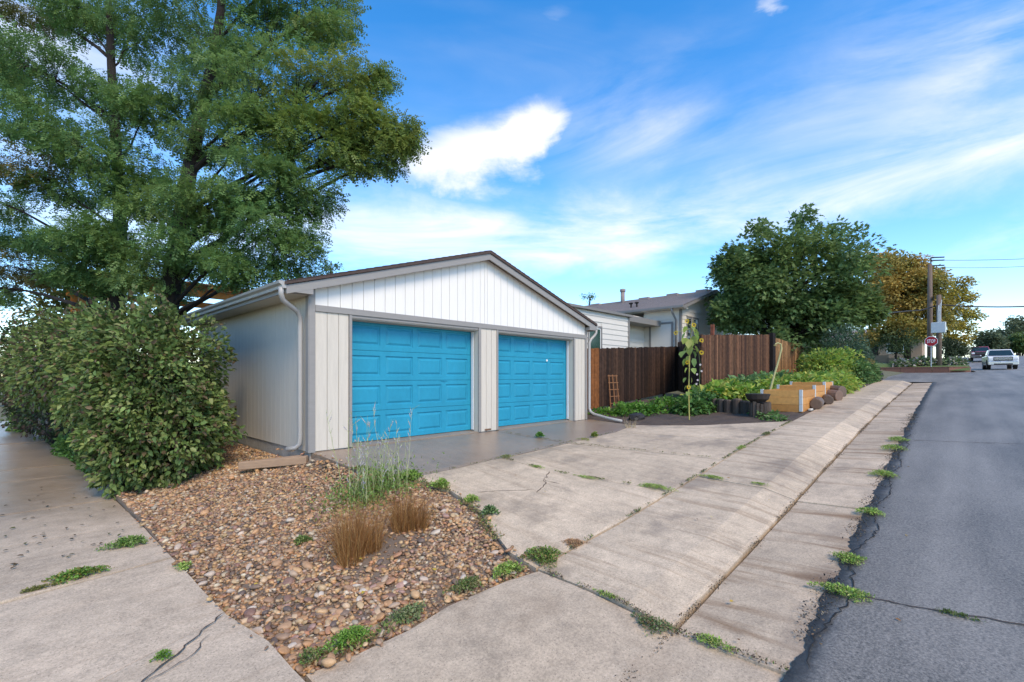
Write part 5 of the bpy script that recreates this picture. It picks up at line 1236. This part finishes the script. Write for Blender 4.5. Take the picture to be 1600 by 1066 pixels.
# ================================================================== STREET CORNER
def zc(x, y): return Z(x, max(y, 3))+.35*min(1, max(0, (x-47)/2))
pl = MB(); 
bw = thing('brick_planter', 'low red brick planter wall at the street corner', 'planter')
for (a, b) in (((47.0, 14), (47.0, .2)), ((47.0, .2), (48.2, -.9)), ((48.2, -.9), (52, -1.05))):
    a, b = Vector((*a, 0)), Vector((*b, 0)); d = (b-a).normalized(); nn = Vector((d.y, -d.x, 0)); L_ = (b-a).length; n = max(1, int(L_/.9))
    for k in range(n):
        s, e = a+d*(L_*k/n), a+d*(L_*(k+1)/n-.02); z = 1.36; MB().prism([(*s.xy, z), (*e.xy, z), (*e.xy, z+.44), (*s.xy, z+.44)], -nn*.25).build('brick_panel', M['brick'], bw)
        MB().prism([(*(s+nn*.02).xy, z+.441), (*(e+nn*.02).xy, z+.441), (*(e+nn*.02).xy, z+.50), (*(s+nn*.02).xy, z+.50)], -nn*.29).build('coping', M['brick'], bw)
for (px, py, lab) in [(1445, 566, 'low green bush at the base of utility poles'), (1490, 566, 'low green bush at the right end of planter'), (1412, 569, 'sparse low flowers on the corner lawn')]:
    c = at(px, py, 37.5); shell_bush('planter_bush', lab, [(c, (1.1, .8, .35))], 700, lf6, .2, [(.10, .16, .06), (.14, .20, .08), (.12, .18, .06), (.45, .40, .36)], lo=.3, group='low bushes in the brick planter')
def pole(px, t, ytop, ybot, r, label):
    b = at(px, ybot, t); tp = at(px, ytop, t); root = thing('utility_pole', label, 'utility pole', 'wooden utility poles')
    MB().tube([b-Vector((0, 0, 1.2)), b.lerp(tp, .5), tp], [r, r*.9, r*.75], 10).build('pole', M['pole'], root, True)
    return root, b, tp
p1, b1, t1 = pole(1453, 38, 413, 558, .19, 'taller wooden utility pole behind the stop sign')
MB().box(t1.x-.06, t1.x+.06, t1.y-.10, t1.y-.02, t1.z-.5, t1.z+.5).build('top_bracket', M['dark'], p1)
for dz in (.45, .25, -.1):
    q0 = t1+Vector((.1, -.1, dz*1.2)); MB().tube([q0, q0+Vector((.5, -.75, 0))], .05, 6).build('insulator', M['dark'], p1)
for z in (.62, .55): MB().box(b1.lerp(t1, z).x-.25, b1.lerp(t1, z).x+.25, b1.y-.25, b1.y-.2, b1.lerp(t1, z).z-.1, b1.lerp(t1, z).z+.25).build('clamp', M['dark'], p1) if z > .6 else None
p2, b2, t2 = pole(1467, 36.5, 461, 563, .19, 'shorter dark wooden pole carrying the grey box')
for k in range(3): 
    MB().tube([b2.lerp(t2, .45)+Vector((-.22, -.1+.07*k, 0)), b2.lerp(t2, .75)+Vector((-.2, -.1+.07*k, 0)), b2.lerp(t2, .92)+Vector((-.05, -.16+.07*k, 0))], .03, 5).build('conduit', M['grey_box'], p2)
c = at(1466.5, 512, 36.0); Mx = Matrix.Translation(c) @ Matrix.Rotation(math.radians(-8), 4, 'Z')
tag(MB().box(-.16, .14, -.42, .42, -.41, .41, Mx).build('pole_cabinet', M['grey_box'], None, bevel=.03), 'pale grey metal cabinet mounted on the shorter pole', 'box')
# stop sign
sg = thing('stop_sign', 'red octagonal stop sign on a post before the taller pole', 'stop sign')
c = at(1455, 533.5, 35.5); R_ = .40; Mx = Matrix.Translation(c) @ Matrix.Rotation(-math.pi/2-.12, 4, 'Z')
def octo(r, y0, y1, nm, mat, par):
    P = [Mx @ Vector((math.cos(math.pi/8+k*math.pi/4)*r, y0, math.sin(math.pi/8+k*math.pi/4)*r)) for k in range(8)]
    return MB().prism(P, (Mx.to_3x3() @ Vector((0, y1-y0, 0)))).build(nm, M[mat], par)
fc = octo(R_, 0, .02, 'sign_border', 'sign_white', sg); octo(R_*.93, -.006, -.001, 'sign_face', 'sign_red', fc)
cu = bpy.data.curves.new('lettering', 'FONT'); cu.body = 'STOP'; cu.size = .27; cu.align_x = 'CENTER'; cu.align_y = 'CENTER'; cu.extrude = .002; cu.space_character = 1.12; cu.offset = .004; cu.materials.append(M['sign_white'])
tmp = bpy.data.objects.new('lettering', cu); COL.objects.link(tmp); bpy.context.view_layer.update()
lme = bpy.data.meshes.new_from_object(tmp.evaluated_get(bpy.context.evaluated_depsgraph_get())); bpy.data.objects.remove(tmp)
to = bpy.data.objects.new('lettering', lme); COL.objects.link(to); to.parent = fc
to.matrix_world = Mx @ Matrix.Translation((0, -.012, 0)) @ Matrix.Rotation(math.pi/2, 4, 'X') @ Matrix.Diagonal((.68, 1.35, 1, 1))
MB().box(c.x+.03, c.x+.07, c.y-.03, c.y+.03, c.z-2.4, c.z+.3).build('sign_post', M['grey_box'], sg)
# wires
def wire(label, P, r=.022):
    o = MB().tube(P, r, 4).build('overhead_cable', M['wire']); tag(o, label, 'cable', 'overhead cables'); return o
def sagl(a, b, s, n=14): return [a.lerp(b, i/n)-Vector((0, 0, s*4*(i/n)*(1-i/n))) for i in range(n+1)]
wire('thick cable from the shorter pole to right edge', sagl(at(1467, 476, 36.5), at(1760, 466, 30), .35), .045)
wire('thick cable from the poles to the left behind round tree', [at(1467, 477, 36.6), at(1453, 481, 37), at(1438, 485, 36.8), at(1420, 486, 36), at(1380, 490, 33.5), at(1300, 498, 30.5)], .045)
wire('upper thin wire running from taller pole to right', sagl(t1+Vector((.4, -.6, .3)), at(1800, 388, 40), .3), .018)
wire('lower thin wire running from taller pole to right', sagl(t1+Vector((.4, -.6, -.3)), at(1800, 396, 40), .4), .015)
nh = thing('far_house', 'tan single-storey house behind the orange tree', 'house')
hx, hy0, hy1 = 72., 2.6, 26.; hz = 3.0
MB().box(hx, hx+8, hy0, hy1, hz-1, hz+2.6).build('wall', M['tan'], nh)
MB().prism([(hx-.6, hy0-.6, hz+2.61), (hx+8.6, hy0-.6, hz+2.61), (hx+4, hy0-.6, hz+4.2)], (0, hy1-hy0+1.2, 0)).build('roof', M['roof2'], nh)
for y in (4.2, 8.5, 15.):
    f_ = MB().box(hx-.04, hx-.001, y, y+1.6, hz+.9, hz+2.1).build('window', M['white'], nh); MB().box(hx-.06, hx-.041, y+.1, y+1.5, hz+1., hz+2.).build('pane', M['glass'], f_)
MB().box(hx-.05, hx-.001, 6.6, 7.6, hz, hz+2.1).build('door', M['dark'], nh)
tw = thing('garden_wall', 'tan garden wall behind the corner lawn', 'wall')
for k in range(6):
    x = 60+.3*k; y = 2.5+k*2.2; z = zc(x, y); MB().box(x, x+.3, y+.01, y+2.19, z-.3, z+.85).build('wall_panel', M['tan'], tw)

# ================================================================== PICKUPS
def pickup(loc, yaw, paint, label, dark_front=False):
    root = tag(empty('pickup_truck', loc), label, 'pickup truck', 'pickups parked up the street'); root.rotation_euler = (0, 0, yaw)
    M_p = plain('truck_paint_'+label.split()[0], paint, .25, .03, 3, spec=.6, coat=.6); chrome = plain('chrome_'+label.split()[0], (.5, .5, .52) if not dark_front else (.1, .1, .11), .25, .05, metal=.7)
    W = .98                                             # half width; nose at +x
    prof = [(2.85, .62), (2.88, .95), (2.80, 1.16), (2.2, 1.25), (1.30, 1.27), (-2.7, 1.27), (-2.75, .50), (-2.0, .42), (2.6, .42)]
    mb = MB(); mb.prism([(x, -W, z) for x, z in prof], (0, 2*W, 0)); mb.build('body', M_p, root, bevel=.06)
    def frus(x0, x1, x2, x3, z0, z1, w0, w1):           # bottom x0..x1, top x2..x3
        return [(x0, -w0, z0), (x1, -w0, z0), (x1, w0, z0), (x0, w0, z0), (x2, -w1, z1), (x3, -w1, z1), (x3, w1, z1), (x2, w1, z1)]
    Fq = [(3, 2, 1, 0), (4, 5, 6, 7), (0, 1, 5, 4), (1, 2, 6, 5), (2, 3, 7, 6), (3, 0, 4, 7)]
    cab = MB().add(frus(-.95, 1.32, -.75, .55, 1.22, 1.90, .93, .74), Fq).build('cab', M_p, root, bevel=.05)
    def pane(P, nm='windscreen'): MB().prism(P, (.012, 0, .008)).build(nm, M['glass'], cab)
    lx_ = lambda z: 1.32+(.55-1.32)*(z-1.22)/.68
    wy = lambda z: .93+(.74-.93)*(z-1.22)/.68
    pane([(lx_(1.27)+.004, -wy(1.27)+.07, 1.27), (lx_(1.27)+.004, wy(1.27)-.07, 1.27), (lx_(1.82)+.004, wy(1.82)-.07, 1.82), (lx_(1.82)+.004, -wy(1.82)+.07, 1.82)])
    for s in (-1, 1):
        MB().prism([(-.75, s*(wy(1.28)+.004), 1.28), (1.08, s*(wy(1.28)+.004), 1.28), (.50, s*(wy(1.80)+.004), 1.80), (-.66, s*(wy(1.80)+.004), 1.80)], (0, s*.008, 0)).build('side_window', M['glass'], cab)
        m_ = MB().box(.86, .98, *sorted((s*1.0, s*1.26)), 1.26, 1.50).box(.88, .94, *sorted((s*.9, s*1.0)), 1.30, 1.36).build('mirror', M['dark'], root, bevel=.02)
        MB().box(2.80, 2.90, *sorted((s*.60, s*.94)), .86, 1.08).build('headlight', M['white'], root, bevel=.02)
        for x in (1.85, -1.75):
            wh = MB().tube([(x, s*.72, .40), (x, s*.73, .40), (x, s*.98, .40), (x, s*1.0, .40)], [.34, .40, .40, .35], 18).build('wheel', M['dark'], root)
            MB().tube([(x, s*.99, .40), (x, s*1.012, .40)], [.23, .21], 12).build('rim', chrome, wh)
        MB().tube([(x_, s*.975, z_) for x_, z_ in [(1.85+math.cos(a)*.46, .42+math.sin(a)*.46) for a in np.linspace(.1, 3.04, 9)]], .03, 5).build('wheel_arch', M['dark'], root)
    gr = MB().box(2.86, 2.905, -.62, .62, .78, 1.14).build('grille', M['dark'], root)
    for z in (.88, .96, 1.05): MB().box(2.90, 2.925, -.58, .58, z, z+.035).build('grille_bar', chrome, gr)
    bp = MB().box(2.80, 3.02, -.99, .99, .38, .74).build('bumper', chrome, root, bevel=.05)
    MB().box(3.0, 3.026, -.6, .6, .42, .52).build('bumper_slot', M['dark'], bp); MB().box(3.021, 3.034, -.16, .16, .60, .70).build('number_plate', M['white'], bp)
    MB().box(-2.70, -1.0, -.86, .86, 1.25, 1.252).build('bed_floor', M['dark'], root)
    return root
c = at(1561, 580, 45); pickup((c.x, c.y, Z(c.x, c.y)+.016), math.pi+.04, (.78, .78, .78), 'white pickup truck parked facing the camera on the street')
c = at(1531, 565, 62); pickup((c.x, c.y, Z(c.x, c.y)+.016), math.pi+.03, (.33, .02, .03), 'red pickup truck parked behind the white one', True)
bpy.context.view_layer.update()
